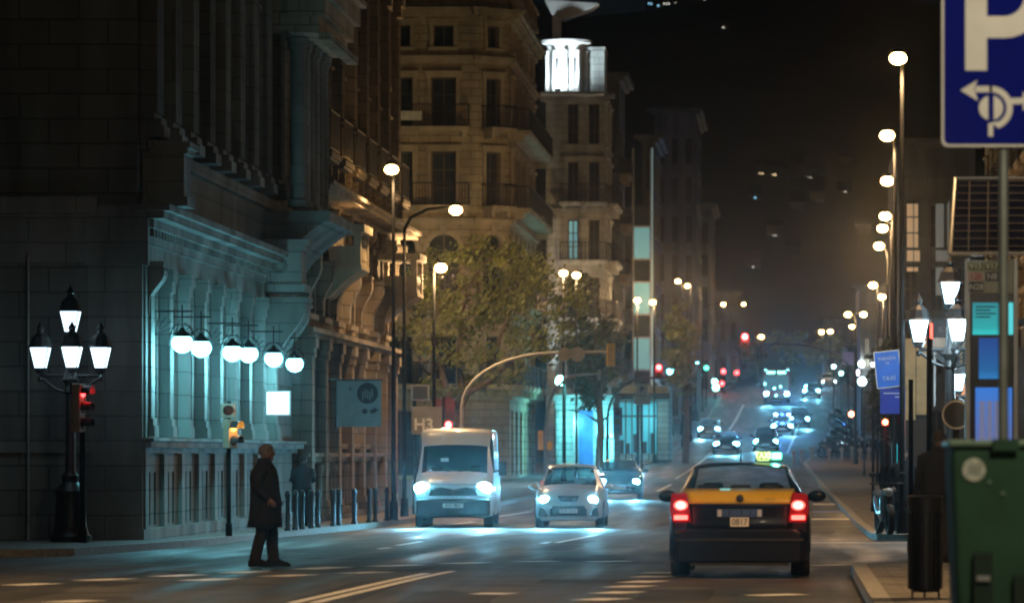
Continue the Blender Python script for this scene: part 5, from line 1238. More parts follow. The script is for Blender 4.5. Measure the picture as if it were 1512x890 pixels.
# ---------- signs
M_blue = mat('sign_blue', (.003,.009,.20), rough=.8, noise=.06, spec=.08); M_swhite = mat('sign_white', (.72,.72,.66), rough=.45, noise=.08)
def rrect(w_, h, r, cx=0, cz=0, n=6):
    pts = []
    for (x, z, a0) in [(w_/2-r,h/2-r,0),(-w_/2+r,h/2-r,90),(-w_/2+r,-h/2+r,180),(w_/2-r,-h/2+r,270)]:
        pts += [(cx+x+r*math.cos(R(a0+90*k/n)), cz+z+r*math.sin(R(a0+90*k/n))) for k in range(n+1)]
    return pts
PY = 29.4; pg = gz(PY)+PAVE; pX = sx(1482,PY)
P_ = thing('parking_sign', 'big blue P parking sign with roundabout arrows on a round post, top right', 'road sign', (pX,PY,pg), 0)
b = MB(); b.tube([(0,.06,0),(0,.06,5.2)], .036, 16); b.build('post', mat('post_grey_green', (.22,.25,.23), rough=.5, metal=.4), P_, smooth=True)
zc0 = sz(217,PY)-pg; Wd, Ht = .90, 1.35; zc = zc0+Ht/2
b = MB(); b.prism(rrect(Wd,Ht,.05,0,zc), -.02,.0); b.prism([(-.5*Wd+.1,zc-.3),(.5*Wd-.1,zc-.3),(.5*Wd-.1,zc-.25),(-.5*Wd+.1,zc-.25)], .001,.03); pl = b.build('plate', M_swhite, P_)
b = MB(); b.prism(rrect(Wd-.035,Ht-.035,.04,0,zc), -.024,-.0205); b.build('blue_field', M_blue, pl)
def ring(mb, cx, cz, r0, r1, a0, a1, y0=-.029, y1=-.0245, n=24):
    A = [R(a0+(a1-a0)*k/n) for k in range(n+1)]
    for a, c_ in zip(A, A[1:]): mb.prism([(cx+r0*math.cos(a),cz+r0*math.sin(a)),(cx+r1*math.cos(a),cz+r1*math.sin(a)),(cx+r1*math.cos(c_),cz+r1*math.sin(c_)),(cx+r0*math.cos(c_),cz+r0*math.sin(c_))], y0, y1)
def pp_(px, py): return (sx(px,PY)-pX, sz(py,PY)-pg)
b = MB(); x0, z0 = pp_(1425,105); x1, _ = pp_(1457,105); _, zt = pp_(0,-72); b.prism([(x0,z0),(x1,z0),(x1,zt),(x0,zt)], -.029,-.0245)
cx, cz = pp_(1482,-5); ro = (62/204.); ri = ro-32/204.
ztop, zbot = cz+ro, cz-ro
b.prism([(x1,zbot),(cx,zbot),(cx,zbot+(ro-ri)),(x1,zbot+(ro-ri))], -.029,-.0245).prism([(x1,ztop-(ro-ri)),(cx,ztop-(ro-ri)),(cx,ztop),(x1,ztop)], -.029,-.0245)
ring(b, cx, cz, ri, ro, -90, 90); b.build('letter_p', M_swhite, pl)
b = MB(); c1 = pp_(1463,160); u = 1/204.
ring(b, c1[0], c1[1], 23*u, 32*u, -70, 95); 
a = pp_(1463,133); b.prism([(c1[0]+2*u, c1[1]+23*u),(c1[0]+2*u,c1[1]+32*u),(c1[0]-23*u,c1[1]+32*u),(c1[0]-23*u,c1[1]+23*u)], -.029,-.0245)
b.prism([pp_(1418,134),pp_(1443,119),pp_(1438,132),pp_(1444,150)], -.029,-.0245)
b.prism([pp_(1459,202),pp_(1466,202),pp_(1466,184),pp_(1474,190),pp_(1478,188),pp_(1472,180),pp_(1459,183)], -.0292,-.0245)
b.prism([pp_(1488,155),pp_(1488,146),pp_(1512,145),pp_(1512,154)], -.0293,-.0245).prism([pp_(1510,136),pp_(1530,150),pp_(1510,164)], -.029,-.0245)
ring(b, c1[0], c1[1], 0.001, 18*u, 100, 260); ring(b, c1[0], c1[1], .001, 18*u, -80, 80)
b.build('roundabout_symbol', M_swhite, pl)
b = MB(); b.box(c1[0]-4*u,c1[0]+4*u,-.0305,-.0294,c1[1]-19*u,c1[1]+19*u); b.build('symbol_gap', M_blue, pl)
# bus stop totem with screens, solar panel
QY = 40.; qg = gz(QY)+PAVE; qX = sx(1463,QY); S_ = 150.
def qp(px, py): return (sx(px,QY)-qX, sz(py,QY)-qg)
TM = thing('bus_stop_totem', 'grey bus stop totem with route numbers on top and three glowing blue screens', 'bus stop', (qX,QY,qg))
b = MB(); x0,zt = qp(1425,382); x1,_ = qp(1503,382); b.box(x0,x0+.05,-.06,.06,0,zt); b.box(x1-.05,x1,-.06,.06,0,zt); b.box(x0+.051,x1-.051,-.05,.05,0,.35); b.build('frame', M_galv, TM, bevel=.008)
_, zh = qp(0,433); b = MB(); b.box(x0+.051,x1-.051,-.055,.05,zh,zt-.02); hb_ = b.build('route_header', mat('header_cream', (.40,.42,.36), rough=.5), TM)
b = MB(); b.box(x0+.051,x1-.051,-.03,.045,.351,zh-.002); b.build('case', mat('totem_navy', (.008,.012,.03), rough=.3), TM)
def plate(px0, py0, px1, py1, m, par, name, y=-.06, th=.004, ox=0):
    (a,c_),(d,e_) = qp(px0,py0), qp(px1,py1); b = MB(); b.box(a,d,y-th,y,e_,c_); return b.build(name, m, par)
M_grn = mat('route_olive', (.16,.20,.06), rough=.5, noise=.05); M_nav = mat('route_navy', (.02,.04,.09), rough=.5); M_redn = mat('route_red', (.5,.05,.04), rough=.5, noise=0); M_pink = mat('route_pale', (.62,.50,.46), rough=.5)
for t_, c_, (a0,b0,a1,b1), bgm, fg in [('V15',0,(1429,387,1451,399),M_grn,M_swhite),('V17',0,(1453,387,1475,399),M_grn,M_swhite),('120',0,(1429,402,1452,415),M_pink,M_redn),('N8',0,(1455,402,1474,415),M_nav,M_swhite),('N28',0,(1430,417,1452,431),M_nav,M_swhite)]:
    p = plate(a0,b0,a1,b1,bgm,hb_,'route_plate'); m_ = qp((a0+a1)/2,(b0+b1)/2); text(t_, .082, (m_[0],-.0655,m_[1]-.002), fg, p, ext=.001, sx_=.95, bold=.0015)
def gradient_screen(name, c0, c1, s_):
    m, nt, bb = _nt(name); N=nt.nodes.new; L=nt.links.new; tc=N('ShaderNodeTexCoord'); sp=N('ShaderNodeSeparateXYZ'); L(tc.outputs['Generated'],sp.inputs[0])
    cr_=N('ShaderNodeValToRGB'); cr_.color_ramp.elements[0].color=(*c0,1); cr_.color_ramp.elements[1].color=(*c1,1); e=cr_.color_ramp.elements.new(.22); e.color=(*[x*.55+y*.2 for x,y in zip(c0,c1)],1)
    L(sp.outputs[2],cr_.inputs[0]); L(cr_.outputs[0],bb.inputs['Emission Color']); bb.inputs['Emission Strength'].default_value=s_; bb.inputs['Base Color'].default_value=(.02,.03,.04,1); bb.inputs['Roughness'].default_value=.2; return m
M_line = mat('screen_line', (.02,.05,.10), rough=.5)
s1 = plate(1436,447,1480,494, gradient_screen('screen_turquoise', (.05,.95,.95), (.03,.38,.45), .62), TM, 'screen', y=-.031, th=.006)
for k in range(4): plate(1440,452+5*k,1440+(30 if k%2==0 else 22),454+5*k, M_line, s1, 'screen_text', y=-.0375, th=.001)
s2 = plate(1445,499,1481,559, gradient_screen('screen_blue', (.04,.35,.9), (.02,.10,.45), .55), TM, 'screen', y=-.031, th=.006)
s3 = plate(1440,572,1494,662, gradient_screen('screen_map', (.20,.26,.62), (.05,.25,.85), .75), TM, 'screen', y=-.031, th=.006)
for k in range(3): plate(1446+11*k,592,1454+11*k,650, mat('map_panel', (.2,.22,.35), rough=.4, emit=(.3,.36,.7), es=.35), s3, 'timetable_panel', y=-.0375, th=.001)
plate(1489,447,1496,494, emis('screen_side', (.1,.85,.95), .7), TM, 'side_screen', y=-.031, th=.006)
q = MB(); (a,c_) = qp(1432,377); q.box(a,a+.12,-.08,-.03,c_-.005,c_+.02); q.build('top_lamp', emis('totem_top', (.8,.95,1.), 5), TM)
q = MB(); q.tube([(.1,.06,zt-.2),(.1,.06,zt+.15)], .04, 8); q.build('panel_stalk', M_galv, TM)
SPX = thing('solar_panel', 'tilted dark solar panel with pale frame on top of the bus stop totem', 'solar panel', (qX,QY,qg))
(a,z0),(d,z1) = qp(1401,376), qp(1540,258)
def slab(mb, a, d, z0, z1, y0, y1, th, sk=.08):
    mb.add([(a,y0,z0),(d,y0,z0),(d-.0,y1,z1),(a+sk,y1,z1),(a,y0+th,z0),(d,y0+th,z0),(d,y1+th,z1),(a+sk,y1+th,z1)], [(0,1,2,3),(7,6,5,4),(0,4,5,1),(1,5,6,2),(2,6,7,3),(3,7,4,0)])
b = MB(); b.tube([(a,-.15,z0),(d,-.15,z0),(d+.0,.55,z1),(a+.08,.55,z1),(a,-.15,z0)], .02, 6); b.build('frame', M_galv, SPX)
b = MB(); slab(b, a+.03, d-.03, z0+.03, z1-.03, -.135, .511, .01, .077); cl = b.build('cells', mat('solar_cells', (.006,.008,.02), rough=.9, spec=.0), SPX)
b = MB()
for k in range(1,5): t_=k/5; xa=a+(d-a)*t_; b.tube([(xa,-.142,z0+.03),(xa+.04,.504,z1-.03)], .005, 4)
for k in range(1,10): t_=k/10; zz=z0+(z1-z0)*t_; yy=-.165+.695*t_; b.tube([(a+.08*t_+.03,yy-.004,zz),(d-.03,yy-.004,zz)], .003, 4)
b.build('cell_grid', mat('grid_silver', (.05,.05,.06), rough=.7), SPX)
# green container
GY = 25.; gX = sx(1405,GY); gg = gz(GY)+PAVE; M_green = mat('container_green', (.012,.055,.026), rough=.85, ns=3, noise=.25, bump=.15)
G_ = thing('recycling_container', 'big dark green recycling container with a pale round sticker, right foreground', 'container', (gX,GY,gg))
def gp(px, py): return (sx(px,GY)-gX, sz(py,GY)-gg)
ht = sz(660,GY)-gg; b = MB(); b.rings([[(x+(k*.05 if x < .5 else -k*.05), y+(k*.04 if y<.5 else -k*.04), z) for x,y in [(0,0),(1.5,0),(1.5,1.1),(0,1.1)]] for z,k in [(.08,1),(ht-.12,0),(ht,.0)]]); b.build('body', M_green, G_, bevel=.03)
b = MB(); b.box(-.02,1.52,-.02,1.12,ht+.001,ht+.045); b.prismx([(0,ht+.046),(1.1,ht+.046),(.95,ht+.16),(.35,ht+.16)], .12,1.4) if False else None; b.build('lid', mat('lid_grey_green', (.10,.17,.12), rough=.55), G_, bevel=.015)
x, z = gp(1438,693); b = MB(); b.lathe([(17/240.,-.006),(17/240.,.001)], 28, (x,0,z), 'Y'); stx = b.build('round_sticker', mat('sticker_pale', (.42,.45,.38), rough=.6, ns=30, noise=.4), G_)
b = MB()
for k in range(3): b.cbox((x-.028+.028*k,-.0075,z), (.007,.002,.075), ry=R(8)); b.cbox((x-.014+.028*k,-.0075,z), (.006,.002,.07), ry=R(-14))
b.build('scribble', mat('sticker_ink', (.15,.2,.16), rough=.7), stx)
for px0,py0,px1,py1 in ((1438,815,1466,893),(1497,848,1530,893)):
    (a,c_),(d,e_) = gp(px0,py0), gp(px1,py1); b = MB(); b.box(a,d,-.012,.03,max(.1,e_),c_); rc = b.build('recess_shade_panel', mat('recess_shade', (.004,.018,.009), rough=.6), G_)  # flat panel in darker green stands for the recess and its shade
    if px0 < 1480: (m1,m2) = gp(1452,853); b = MB(); b.box(m1-.04,m1+.04,-.03,-.013,m2-.015,m2+.015); b.build('latch', M_galv, rc)
b = MB(); (a,c_) = gp(1480,655); b.box(a-.06,a+.10,-.035,-.021,ht-.02,ht+.05); b.build('lid_hinge', M_green, G_)
for px, py in ((1461,711),(1481,728)): (a,c_) = gp(px,py); b = MB(); b.lathe([(.012,-.006),(.012,.001)], 10, (a,0,c_), 'Y'); b.build('rivet', mat('rivet', (.12,.2,.14)), G_)
b = MB(); b.box(.05,1.45,.05,1.05,0,.079); b.build('base', M_iron, G_)
# litter bin
LY = 40.; lg_ = gz(LY)+PAVE; LB = thing('litter_bin', 'black round slatted litter bin standing left of the green container', 'litter bin', (sx(1366,LY),LY,lg_))
lt = sz(731,LY)-lg_; b = MB(); b.lathe([(.13,.06),(.145,.08),(.16,lt-.16),(.13,lt-.16),(.12,.1)], 20)
for k in range(20): a = 2*PI*k/20; b.cbox((.163*math.cos(a),.163*math.sin(a),lt*.46), (.016,.028,lt*.74), rz=a)
b.build('basket', M_iron, LB); b = MB(); b.lathe([(.175,lt-.155),(.18,lt-.01),(.17,lt),(.13,lt),(.13,lt-.15)], 24); b.build('rim', M_iron, LB, smooth=True)
b = MB(); b.tube([(-.13,-.11,0),(-.13,-.11,lt-.1)], .012, 6).tube([(.13,-.11,0),(.13,-.11,lt-.1)], .012, 6).tube([(.0,.17,0),(.0,.17,lt-.1)], .012, 6); b.build('legs_frame', M_iron, LB)
# blue taxi information signs
BYs = 88.; T, g = pole_thing('information_sign', 'tilted blue sign with white lettering TAXI on a post at the right pavement', 1320, BYs, sz(520,BYs), None, 'sign', r=.04)
bx_ = sx(1311,BYs)-T.location.x; zc = sz(545,BYs)-g; b = MB(); b.prism(rrect(.56,.80,.02), -.09,-.06); p = b.build('panel', M_swhite, T, loc=(bx_,0,zc), rot=(0,R(-6),0))
b = MB(); b.prism(rrect(.52,.76,.015), -.096,-.091); p2 = b.build('blue_face', mat('info_blue', (.01,.10,.50), rough=.35, emit=(.02,.16,.7), es=.22), p)
text('PARADA', .10, (0,-.098,.23), M_pale, p2); text('DE', .07, (0,-.098,.13), M_pale, p2); text('TAXI', .13, (0,-.098,-.20), M_pale, p2)
b = MB(); b.prism(rrect(.54,.55,.02), -.09,-.06); q_ = b.build('lower_panel', mat('info_dark_blue', (.01,.03,.28), rough=.4, emit=(.01,.03,.35), es=.15), T, loc=(sx(1318,BYs)-T.location.x,0,sz(592,BYs)-g))
b = MB(); b.box(-.2,.2,-.094,-.091,.16,.18).box(.05,.2,-.094,-.091,.08,.1); b.build('panel_lines', M_pale, q_)
# kiosk with fascia boards
KY = 90.; kx = sx(1372,KY); kg = gz(KY)+PAVE; K_ = thing('kiosk', 'tan street kiosk with dark fascia, red light strip and cream number board, right side', 'kiosk', (kx,KY,kg))
def kp(px, py): return (sx(px,KY)-kx, sz(py,KY)-kg)
M_kt = mat('kiosk_tan', (.42,.32,.16), rough=.6); 
def kplate(a0,b0,a1,b1,m,nm,y0=-.05,y1=0,par=None): (a,c_),(d,e_) = kp(a0,b0), kp(a1,b1); b = MB(); b.box(a,d,y0,y1,e_,c_); return b.build(nm, m, par or K_)
b = MB(); (a,c_) = kp(1337,500); (d,e_) = kp(1372,500); b.box(a,-.01,.0,1.6,0,c_); b.box(.62,2.4,.3,1.9,0,c_-.2); b.build('cabin', mat('kiosk_dark', (.04,.035,.03), rough=.7), K_)
kplate(1337,500,1352,620,M_kt,'shutter',-.06,-.002); kplate(1353,497,1369,612,M_kt,'shutter',-.09,-.002)
kplate(1377,478,1433,496,mat('fascia_dark', (.03,.015,.02), rough=.5),'fascia',-.3,-.1); kplate(1373,478,1376.5,500,emis('red_strip', (1,.08,.05), 3.5),'red_light_strip',-.3,-.1); kplate(1377,475,1392,477.4,emis('red_strip2', (1,.08,.05), 3.0),'red_light_strip',-.3,-.1)
f_ = kplate(1377,499,1433,514,mat('fascia_cream', (.42,.40,.34), rough=.6),'number_board',-.25,-.1); m_ = kp(1413,506); text('678', .14, (m_[0],-.252,m_[1]), M_ink, f_)
m_ = kp(1404,487); text('C. Ferran 3', .12, (m_[0],-.302,m_[1]), mat('dim_lettering', (.25,.22,.22)), K_)
kplate(1406,516,1421,556,M_kt,'panel',-.12,-.02); kplate(1412,566,1428,584,emis('orange_sign', (1,.35,.12), .55),'orange_sign',-.2,-.12); kplate(1378,515,1381,600,M_galv,'upright',-.28,-.2)
b = MB(); (a,c_) = kp(1378,478); b.box(a-.05,2.5,-.35,1.95,c_+.001,c_+.1); b.build('roof', M_iron, K_)
# lit cyan screen behind the standing person
T, g = pole_thing('ticket_machine', 'small machine with a cyan lit screen behind the person on the right', 1334, 98, sz(664,98), None, 'ticket machine', r=.05)
b = MB(); b.box(-.28,.28,.0,.3,0,sz(650,98)-g); b.build('cabinet', M_iron, T, bevel=.02); b = MB(); b.box(-.22,.22,-.03,-.001,sz(683,98)-g,sz(655,98)-g); b.build('screen', emis('machine_screen', (.05,.85,1.), 1.1), T)
# round sign seen from behind
T, g = pole_thing('road_sign', 'round dark sign with a pale rim left of the totem base', 1412, 46, sz(588,46), None, 'road sign', r=.035)
z = sz(612,46)-g; b = MB(); b.lathe([(.155,-.045),(.155,-.03)], 28, (0,0,z), 'Y'); d = b.build('disc', mat('disc_dark', (.015,.02,.03), rough=.4), T)
b = MB(); b.lathe([(.145,-.047),(.165,-.047),(.165,-.028),(.145,-.028)], 28, (0,0,z), 'Y', caps=False); b.build('rim', M_galv, d)
# H3 stop flag and framed board near the tree
T, g = pole_thing('bus_stop_flag', 'pale stop board with white letters H3 and a dark framed notice beside the tree', 612, 116, sz(566,116), None, 'bus stop')
b = MB(); X0 = T.location.x; b.box(sx(608,116)-X0, sx(653,116)-X0, -.10,-.06, sz(641,116)-g, sz(600,116)-g); p = b.build('stop_board', mat('stop_grey', (.22,.22,.20), rough=.6), T)
text('H3', .46, (sx(626,116)-X0,-.104,sz(627,116)-g), M_swhite, p, bold=.012); 
b = MB(); b.box(sx(608,116)-X0, sx(634,116)-X0, -.10,-.06, sz(591,116)-g, sz(568,116)-g); p = b.build('notice_frame', M_galv, T); b = MB(); b.box(sx(610,116)-X0, sx(632,116)-X0, -.106,-.101, sz(589,116)-g, sz(570,116)-g); b.build('notice', M_ink, p)
# tiny shop lights on the right pavement near the crest
for lab, px, py, Y, c_, r_, es in [('white lamp cluster topmost at the right above the lit signs',1272,537,300,(.85,.95,1.),.22,20),('large white lit round sign at the right kerb',1273,563,295,(.6,.95,1.),.30,16),('pink white lit sign between two white ones',1268,550,305,(1,.75,.8),.20,8),
        ('cyan lamp left of the lit signs on the right',1231,541,340,(.5,.95,1.),.16,14),('cyan lamp lower left of the lit signs',1242,551,345,(.4,1.,.95),.16,12),('small white lamp right of the lit signs',1289,538,290,(.9,.95,1.),.14,14),
        ('teal lamp low on the far left pavement',1057,572,376,(.3,1.,.9),.30,10),('teal lamp just above its twin on the far left pavement',1055,563,378,(.3,1.,.9),.26,10),('dim green lit cross on the far left pavement',1043,543,360,(.1,.8,.6),.2,3)]:
    T, g = pole_thing('lit_sign', lab, px, Y, sz(py,Y), 'small lit signs near the crest', 'sign')
    q = MB(); q.lathe([(r_,-.12),(r_,-.02)], 18, (0,0,sz(py,Y)-g), 'Y'); q.build('lit_face', emis('sf_%d' % px, c_, es), T); light('POINT', (0,-.5,sz(py,Y)-g), 60*KC, c_, T, .1)
T, g = pole_thing('road_sign', 'small square P sign on the left pavement beside the nearest globe post', 948, 222, sz(566,222), None, 'road sign')
b = MB(); z = sz(575,222)-g; b.box(-.30,.30,-.05,-.02,z-.32,z+.32); p = b.build('plate', M_swhite, T); text('P', .42, (0,-.052,z), M_blue, p, bold=.01)
b = MB(); z = sz(590,222)-g; b.box(-.45,.45,-.05,-.02,z-.25,z+.2); b.build('lower_plate', M_swhite, T)
T, g = pole_thing('road_sign', 'small pinkish square sign on the right by the crest', 1252, 310, sz(520,310), None, 'road sign')
b = MB(); z = sz(529,310)-g; b.box(-.45,.45,-.05,-.02,z-.5,z+.5); b.build('plate', mat('pink_plate', (.5,.3,.3)), T)
# cyan shop front and poster between the masts
SF = thing('shop_front', 'cyan lit glass shop front between the signal masts, left of the globe posts', 'shop', (sx(820,200), 200, gz(200)+PAVE))
def sp_(px, py, Y=200): return (sx(px,Y)-SF.location.x, sz(py,Y)-SF.location.z)
def splate(a0,b0,a1,b1,m,nm,y0=-.1,y1=0): (a,c_),(d,e_) = sp_(a0,b0), sp_(a1,b1); b = MB(); b.box(a,d,y0,y1,max(0,e_),c_); return b.build(nm, m, SF)
M_teals = stone('teal_cladding', (.35,.42,.40), bw=2, bh=.32, mortar=.03)
b = MB(); (a,c_) = sp_(820,592); (d,_) = sp_(905,592); b.box(a,d,0,6,0,c_); b.box(a-.1,d+.1,-.25,6.1,c_+.001,c_+.3); b.build('wall', M_teals, SF)
splate(822,606,850,690,M_teals,'pier',-.14,-.003); splate(855,606,876,690,mat('poster_blue', (.02,.10,.28), rough=.3, emit=(.05,.25,.6), es=.12),'poster',-.12,-.003); splate(847,609,854,690,M_galv,'column',-.3,-.15)
splate(879,606,905,640,M_lit_teal,'upper_glazing',-.08,-.003)
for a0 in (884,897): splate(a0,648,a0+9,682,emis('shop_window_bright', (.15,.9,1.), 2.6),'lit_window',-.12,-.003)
splate(880,640,906,646,M_galv,'sill',-.3,-.003)
light('POINT', (sp_(845,640)[0],-1.6,2.6), 260*KC, (.2,.9,.95), SF, .3); light('POINT', (sp_(895,640)[0],-1.8,2.2), 420*KC, (.2,.85,1.), SF, .3)
SG = thing('shop_front', 'long cyan glowing glazed frontage farther up the left pavement', 'shop', (sx(912,240), 240, gz(240)+PAVE))
b = MB(); b.box(0,3.0,0,8,0,4.4); b.build('wall', M_teals, SG); b = MB(); b.box(.1,1.2,-.06,-.003,.4,3.4).box(1.4,2.3,-.06,-.003,.4,3.4); b.build('glazing', emis('frontage_cyan', (.10,.55,.65), .25), SG); b = MB(); [b.box(x,x+.06,-.10,-.062,.0,3.5) for x in (.05,.45,.82,1.22,1.36,1.82,2.3)]; b.box(.05,2.36,-.11,-.0625,2.55,2.65); b.box(-.1,3.1,-.5,-.004,3.6,3.95); b.build('window_frames', M_iron, SG); b = MB(); [b.cbox((x,-.075,z), (w_,.02,h_)) for x,z,w_,h_ in ((.25,.8,.25,.8),(.62,.7,.22,.6),(1.02,1.0,.2,1.1),(1.58,.75,.3,.7),(2.05,1.0,.22,1.2))]; b.build('window_display', M_ink, SG); light('POINT', (2.,-2,2.5), 110*KC, (.25,.85,1.), SG, .3)
# lit street-level strips and posters
# bollards along the left kerb
def bollard():
    T = thing('bollard', '', 'bollard', (0,0,0), 0, 'bollards along the left kerb'); b = MB(); b.lathe([(.075,0),(.08,.04),(.055,.08),(.05,.72),(.065,.75),(.06,.80),(.045,.86),(.001,.89)], 10); b.build('post', M_iron, T, smooth=True); return T
b0 = None; px_list = [425,436,446,460,469,492,500,523,545,554,571,582]
for i, px in enumerate(px_list):
    Yb = 88+ (px-425)*.115; Xb_ = sx(px,Yb)
    o = bollard() if b0 is None else copy_tree(b0); b0 = b0 or o
    o.location = (Xb_, Yb, gz(Yb)+PAVE)
    o['label'] = ['dark iron bollard nearest the man','second dark bollard from the man','third dark bollard, in front of the far figure','dark bollard right of the far figure','fifth dark bollard of the kerb row','left one of the close pair of bollards under the banner','right one of the close pair of bollards under the banner','lone bollard under the middle of the banner','bollard left of the last group','second bollard of the last group by the van','third bollard of the last group by the van','bollard closest to the van'][i]
# little posts at the refuge on the right
p0 = None
for i, px in enumerate([1172,1184,1199,1224,1243,1258,1270,1283]):
    Yb = 236 + (i%3)*3; 
    if p0 is None:
        p0 = thing('short_post', '', 'post', (0,0,0), 0, 'short pale posts on the right'); b = MB(); b.lathe([(.10,0),(.08,.05),(.07,.55),(.14,.60),(.14,.72),(.03,.80)], 10); b.build('post', mat('pale_post', (.30,.29,.27)), p0, smooth=True); o = p0
    else: o = copy_tree(p0)
    X = sx(px,Yb); o.location = (X, Yb, gz(Yb)+(PAVE if X > krf(Yb) else .006)); o['label'] = 'short pale post, %s from the left in the row before the motorcycles' % ['first','second','third','fourth','fifth','sixth','seventh','last'][i]
# slim posts on the right pavement
for i, (px, Y, tp, lab) in enumerate([(1289,120,600,'slim grey post left of the blue signs'),(1345,70,560,'slim dark post right of the blue signs'),(1372,62,500,'tall slim post beside the kiosk'),(1301,150,590,'thin post right beside the motorcycles'),(1276,200,600,'thin grey post among the parked motorcycles')]):
    pole_thing('post', lab, px, Y, sz(tp,Y), None, 'post', r=.045)
# dark tall edge post on far left
pole_thing('drainpipe_post', 'thin pale vertical post at the far left dark wall', 42, 75.3, 5.2, None, 'post', r=.03, m=M_galv)
# trees
M_bark = mat('bark', (.13,.10,.07), rough=.95, ns=12, noise=.35, bump=.4)
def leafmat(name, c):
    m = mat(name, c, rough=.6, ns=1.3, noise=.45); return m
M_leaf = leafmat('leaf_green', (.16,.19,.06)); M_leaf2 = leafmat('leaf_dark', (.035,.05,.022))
def tree(name, label, X, Y, base, clumps, limbs, m, n, ls=.11, trunk_r=.2, seed=1, group=None):
    rr = random.Random(seed); T = thing(name, label, 'tree', (X,Y,base), 0, group)
    b = MB()
    for pts in limbs:
        r0 = pts[0][3]; P = [(p[0],p[1],p[2]) for p in pts]; b.tube(P, [p[3] for p in pts], 8)
        e = Vector(P[-1])
        for k in range(5):
            t_ = rr.uniform(.45,1); j = min(len(P)-2, int(t_*(len(P)-1))); f = t_*(len(P)-1)-j; s0 = Vector(P[j]).lerp(Vector(P[j+1]), f)
            d = Vector((rr.uniform(-1,1),rr.uniform(-1,1),rr.uniform(.1,1.0))).normalized()*rr.uniform(.7,1.6)
            b.tube([s0, s0+d*.5+Vector((0,0,.08)), s0+d], [pts[-1][3]*.7,.02,.008], 5)
    b.build('trunk', M_bark, T, smooth=True)
    c = MB(); tot = sum(q[3]*q[4]*q[5] for q in clumps)
    for (cx,cy,cz,rx,ry,rz_) in clumps:
        k = int(n*rx*ry*rz_/tot); subs = []
        for _ in range(max(5,k//55)):
            while True:
                v = Vector((rr.uniform(-1,1),rr.uniform(-1,1),rr.uniform(-1,1)))
                if .25 < v.length < 1: break
            subs.append((cx+v.x*rx, cy+v.y*ry, cz+v.z*rz_, rr.uniform(.18,.48)))
        for _ in range(k):
            sb = rr.choice(subs); v = Vector((rr.gauss(0,1),rr.gauss(0,1),rr.gauss(0,.8)))*sb[3]*.62; p = Vector(sb[:3])+v
            a = Vector((rr.uniform(-1,1),rr.uniform(-1,1),rr.uniform(-.8,.8))).normalized(); u = a.orthogonal().normalized(); w_ = a.cross(u); s_ = ls*rr.uniform(.55,1.3)
            c.add([p-u*s_, p-w_*s_*.45, p+u*s_, p+w_*s_*.45], [(0,1,2,3)])
    c.build('crown', m, T); return T
tX, tY = sx(686,128), 128.; tg = gz(tY)+PAVE; s_ = 46.9
def tp_(px, py): return (px-686)/s_, (sz(py,tY)-tg)
def cl(px, py, rx, rz_, ry=1.4): x, z = tp_(px,py); return (x, random.uniform(-.5,.5), z, rx/s_, ry, rz_/s_)
def lb(*a): return [(tp_(x,y)[0], yy, tp_(x,y)[1], r) for x,y,yy,r in a]
tree('plane_tree', 'large spreading street tree lit by sodium lamps in front of the sandy apartment block', tX, tY, tg,
     [cl(655,420,50,60),cl(700,385,50,36),cl(752,392,52,42),cl(800,425,50,46),cl(838,460,34,38),cl(640,490,42,52),cl(700,470,52,46),cl(762,472,52,46),cl(812,505,40,36),cl(660,555,46,34),cl(732,540,44,30),cl(622,440,26,44)],
     [lb((686,760,0,.24),(684,690,0,.20),(676,640,0,.18),(672,610,0,.17)), lb((672,612,0,.15),(690,580,.1,.12),(722,562,.2,.09),(752,535,.2,.07),(790,500,.1,.03)),
      lb((673,615,0,.15),(655,560,-.2,.11),(640,500,-.3,.07),(645,440,-.2,.03)), lb((684,590,0,.11),(676,530,.2,.08),(682,460,.2,.05),(700,400,.1,.02)), lb((722,562,.2,.08),(738,500,-.1,.05),(760,440,-.2,.02)), lb((660,575,0,.08),(625,545,.2,.05),(606,500,.3,.02))],
     M_leaf, 6800, .10, seed=3)
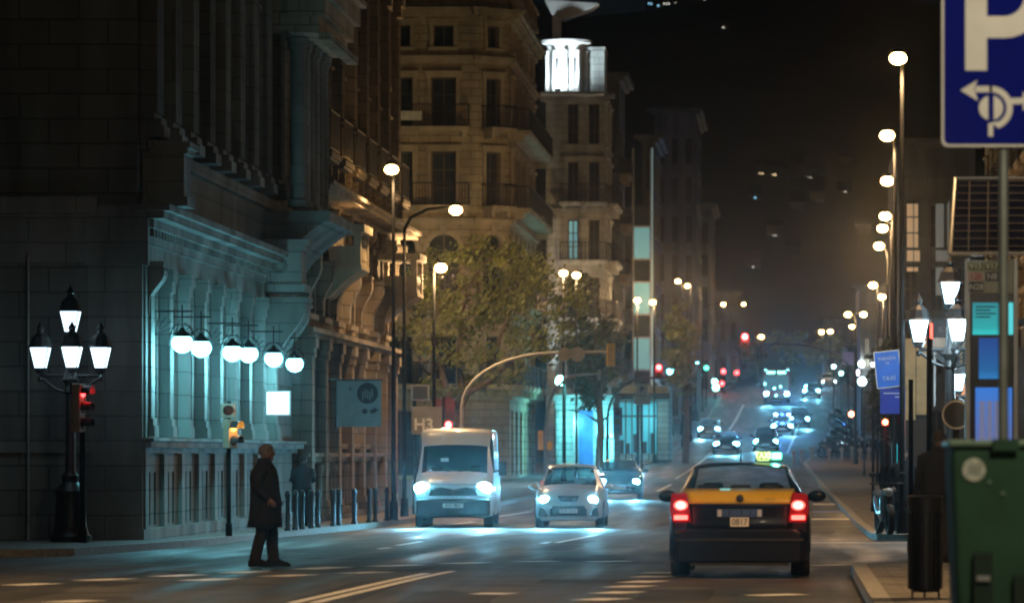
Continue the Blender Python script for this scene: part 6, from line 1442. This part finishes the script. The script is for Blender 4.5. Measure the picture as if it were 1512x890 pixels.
def simple_tree(label, px, Y, ytop, wpx, m=M_leaf2, n=3500, ybot=None, seed=5, group='trees up the avenue', name='street_tree'):
    s = FOC/Y; X = sx(px,Y); base = gz(Y)+PAVE; h = sz(ytop,Y)-base; w2 = wpx/s/2; rr = random.Random(seed)
    cl_ = [(rr.uniform(-.55,.55)*w2, rr.uniform(-.5,.5)*w2, h*rr.uniform(.45,.85), w2*rr.uniform(.35,.6), w2*.5, h*.14) for _ in range(8)]
    lb_ = [[(0,0,0,.2),(.1,0,h*.25,.17),(0,0,h*.4,.14)]] + [[(0,0,h*.38,.11),(a*w2*.4,b_*w2*.3,h*.58,.07),(a*w2*.7,b_*w2*.5,h*.8,.02)] for a,b_ in ((-1,.3),(1,-.2),(.3,.8),(-.2,-.6))]
    return tree(name, label, X, Y, base, cl_, lb_, m, n, .13+Y*.0003, seed=seed, group=group)
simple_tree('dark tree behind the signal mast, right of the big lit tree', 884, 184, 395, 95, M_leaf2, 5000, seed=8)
simple_tree('tree lit warm from beneath, beside the teal stair shaft', 1012, 232, 430, 60, M_leaf, 3000, seed=9)
simple_tree('sparse far tree in the middle left of the crest', 1160, 455, 480, 70, M_leaf, 2500, seed=10)
simple_tree('sparse far tree at the right of the crest', 1218, 450, 478, 75, M_leaf, 2500, seed=12)
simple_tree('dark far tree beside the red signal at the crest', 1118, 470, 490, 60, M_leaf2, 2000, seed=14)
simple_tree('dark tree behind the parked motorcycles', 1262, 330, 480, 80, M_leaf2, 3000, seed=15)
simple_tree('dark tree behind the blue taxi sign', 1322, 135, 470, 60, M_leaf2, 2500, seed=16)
# ------------------------------------------------------------------ thin air volume, added to put a bloom-like glow round lamps
if HAZE > 0:
    hm = bpy.data.materials.new('glow_haze'); hm.use_nodes = True; nt = hm.node_tree; nt.nodes.clear()
    o = nt.nodes.new('ShaderNodeOutputMaterial'); v = nt.nodes.new('ShaderNodeVolumePrincipled')
    v.inputs['Color'].default_value = (.9,.93,1,1); v.inputs['Density'].default_value = HAZE; v.inputs['Anisotropy'].default_value = .97575
    nt.links.new(v.outputs[0], o.inputs['Volume'])
    b = MB(); b.box(-1500, 1600, -80, 3400, -60, 520); hz_o = b.build('glow_haze_volume', hm); hz_o['kind'] = 'stuff'
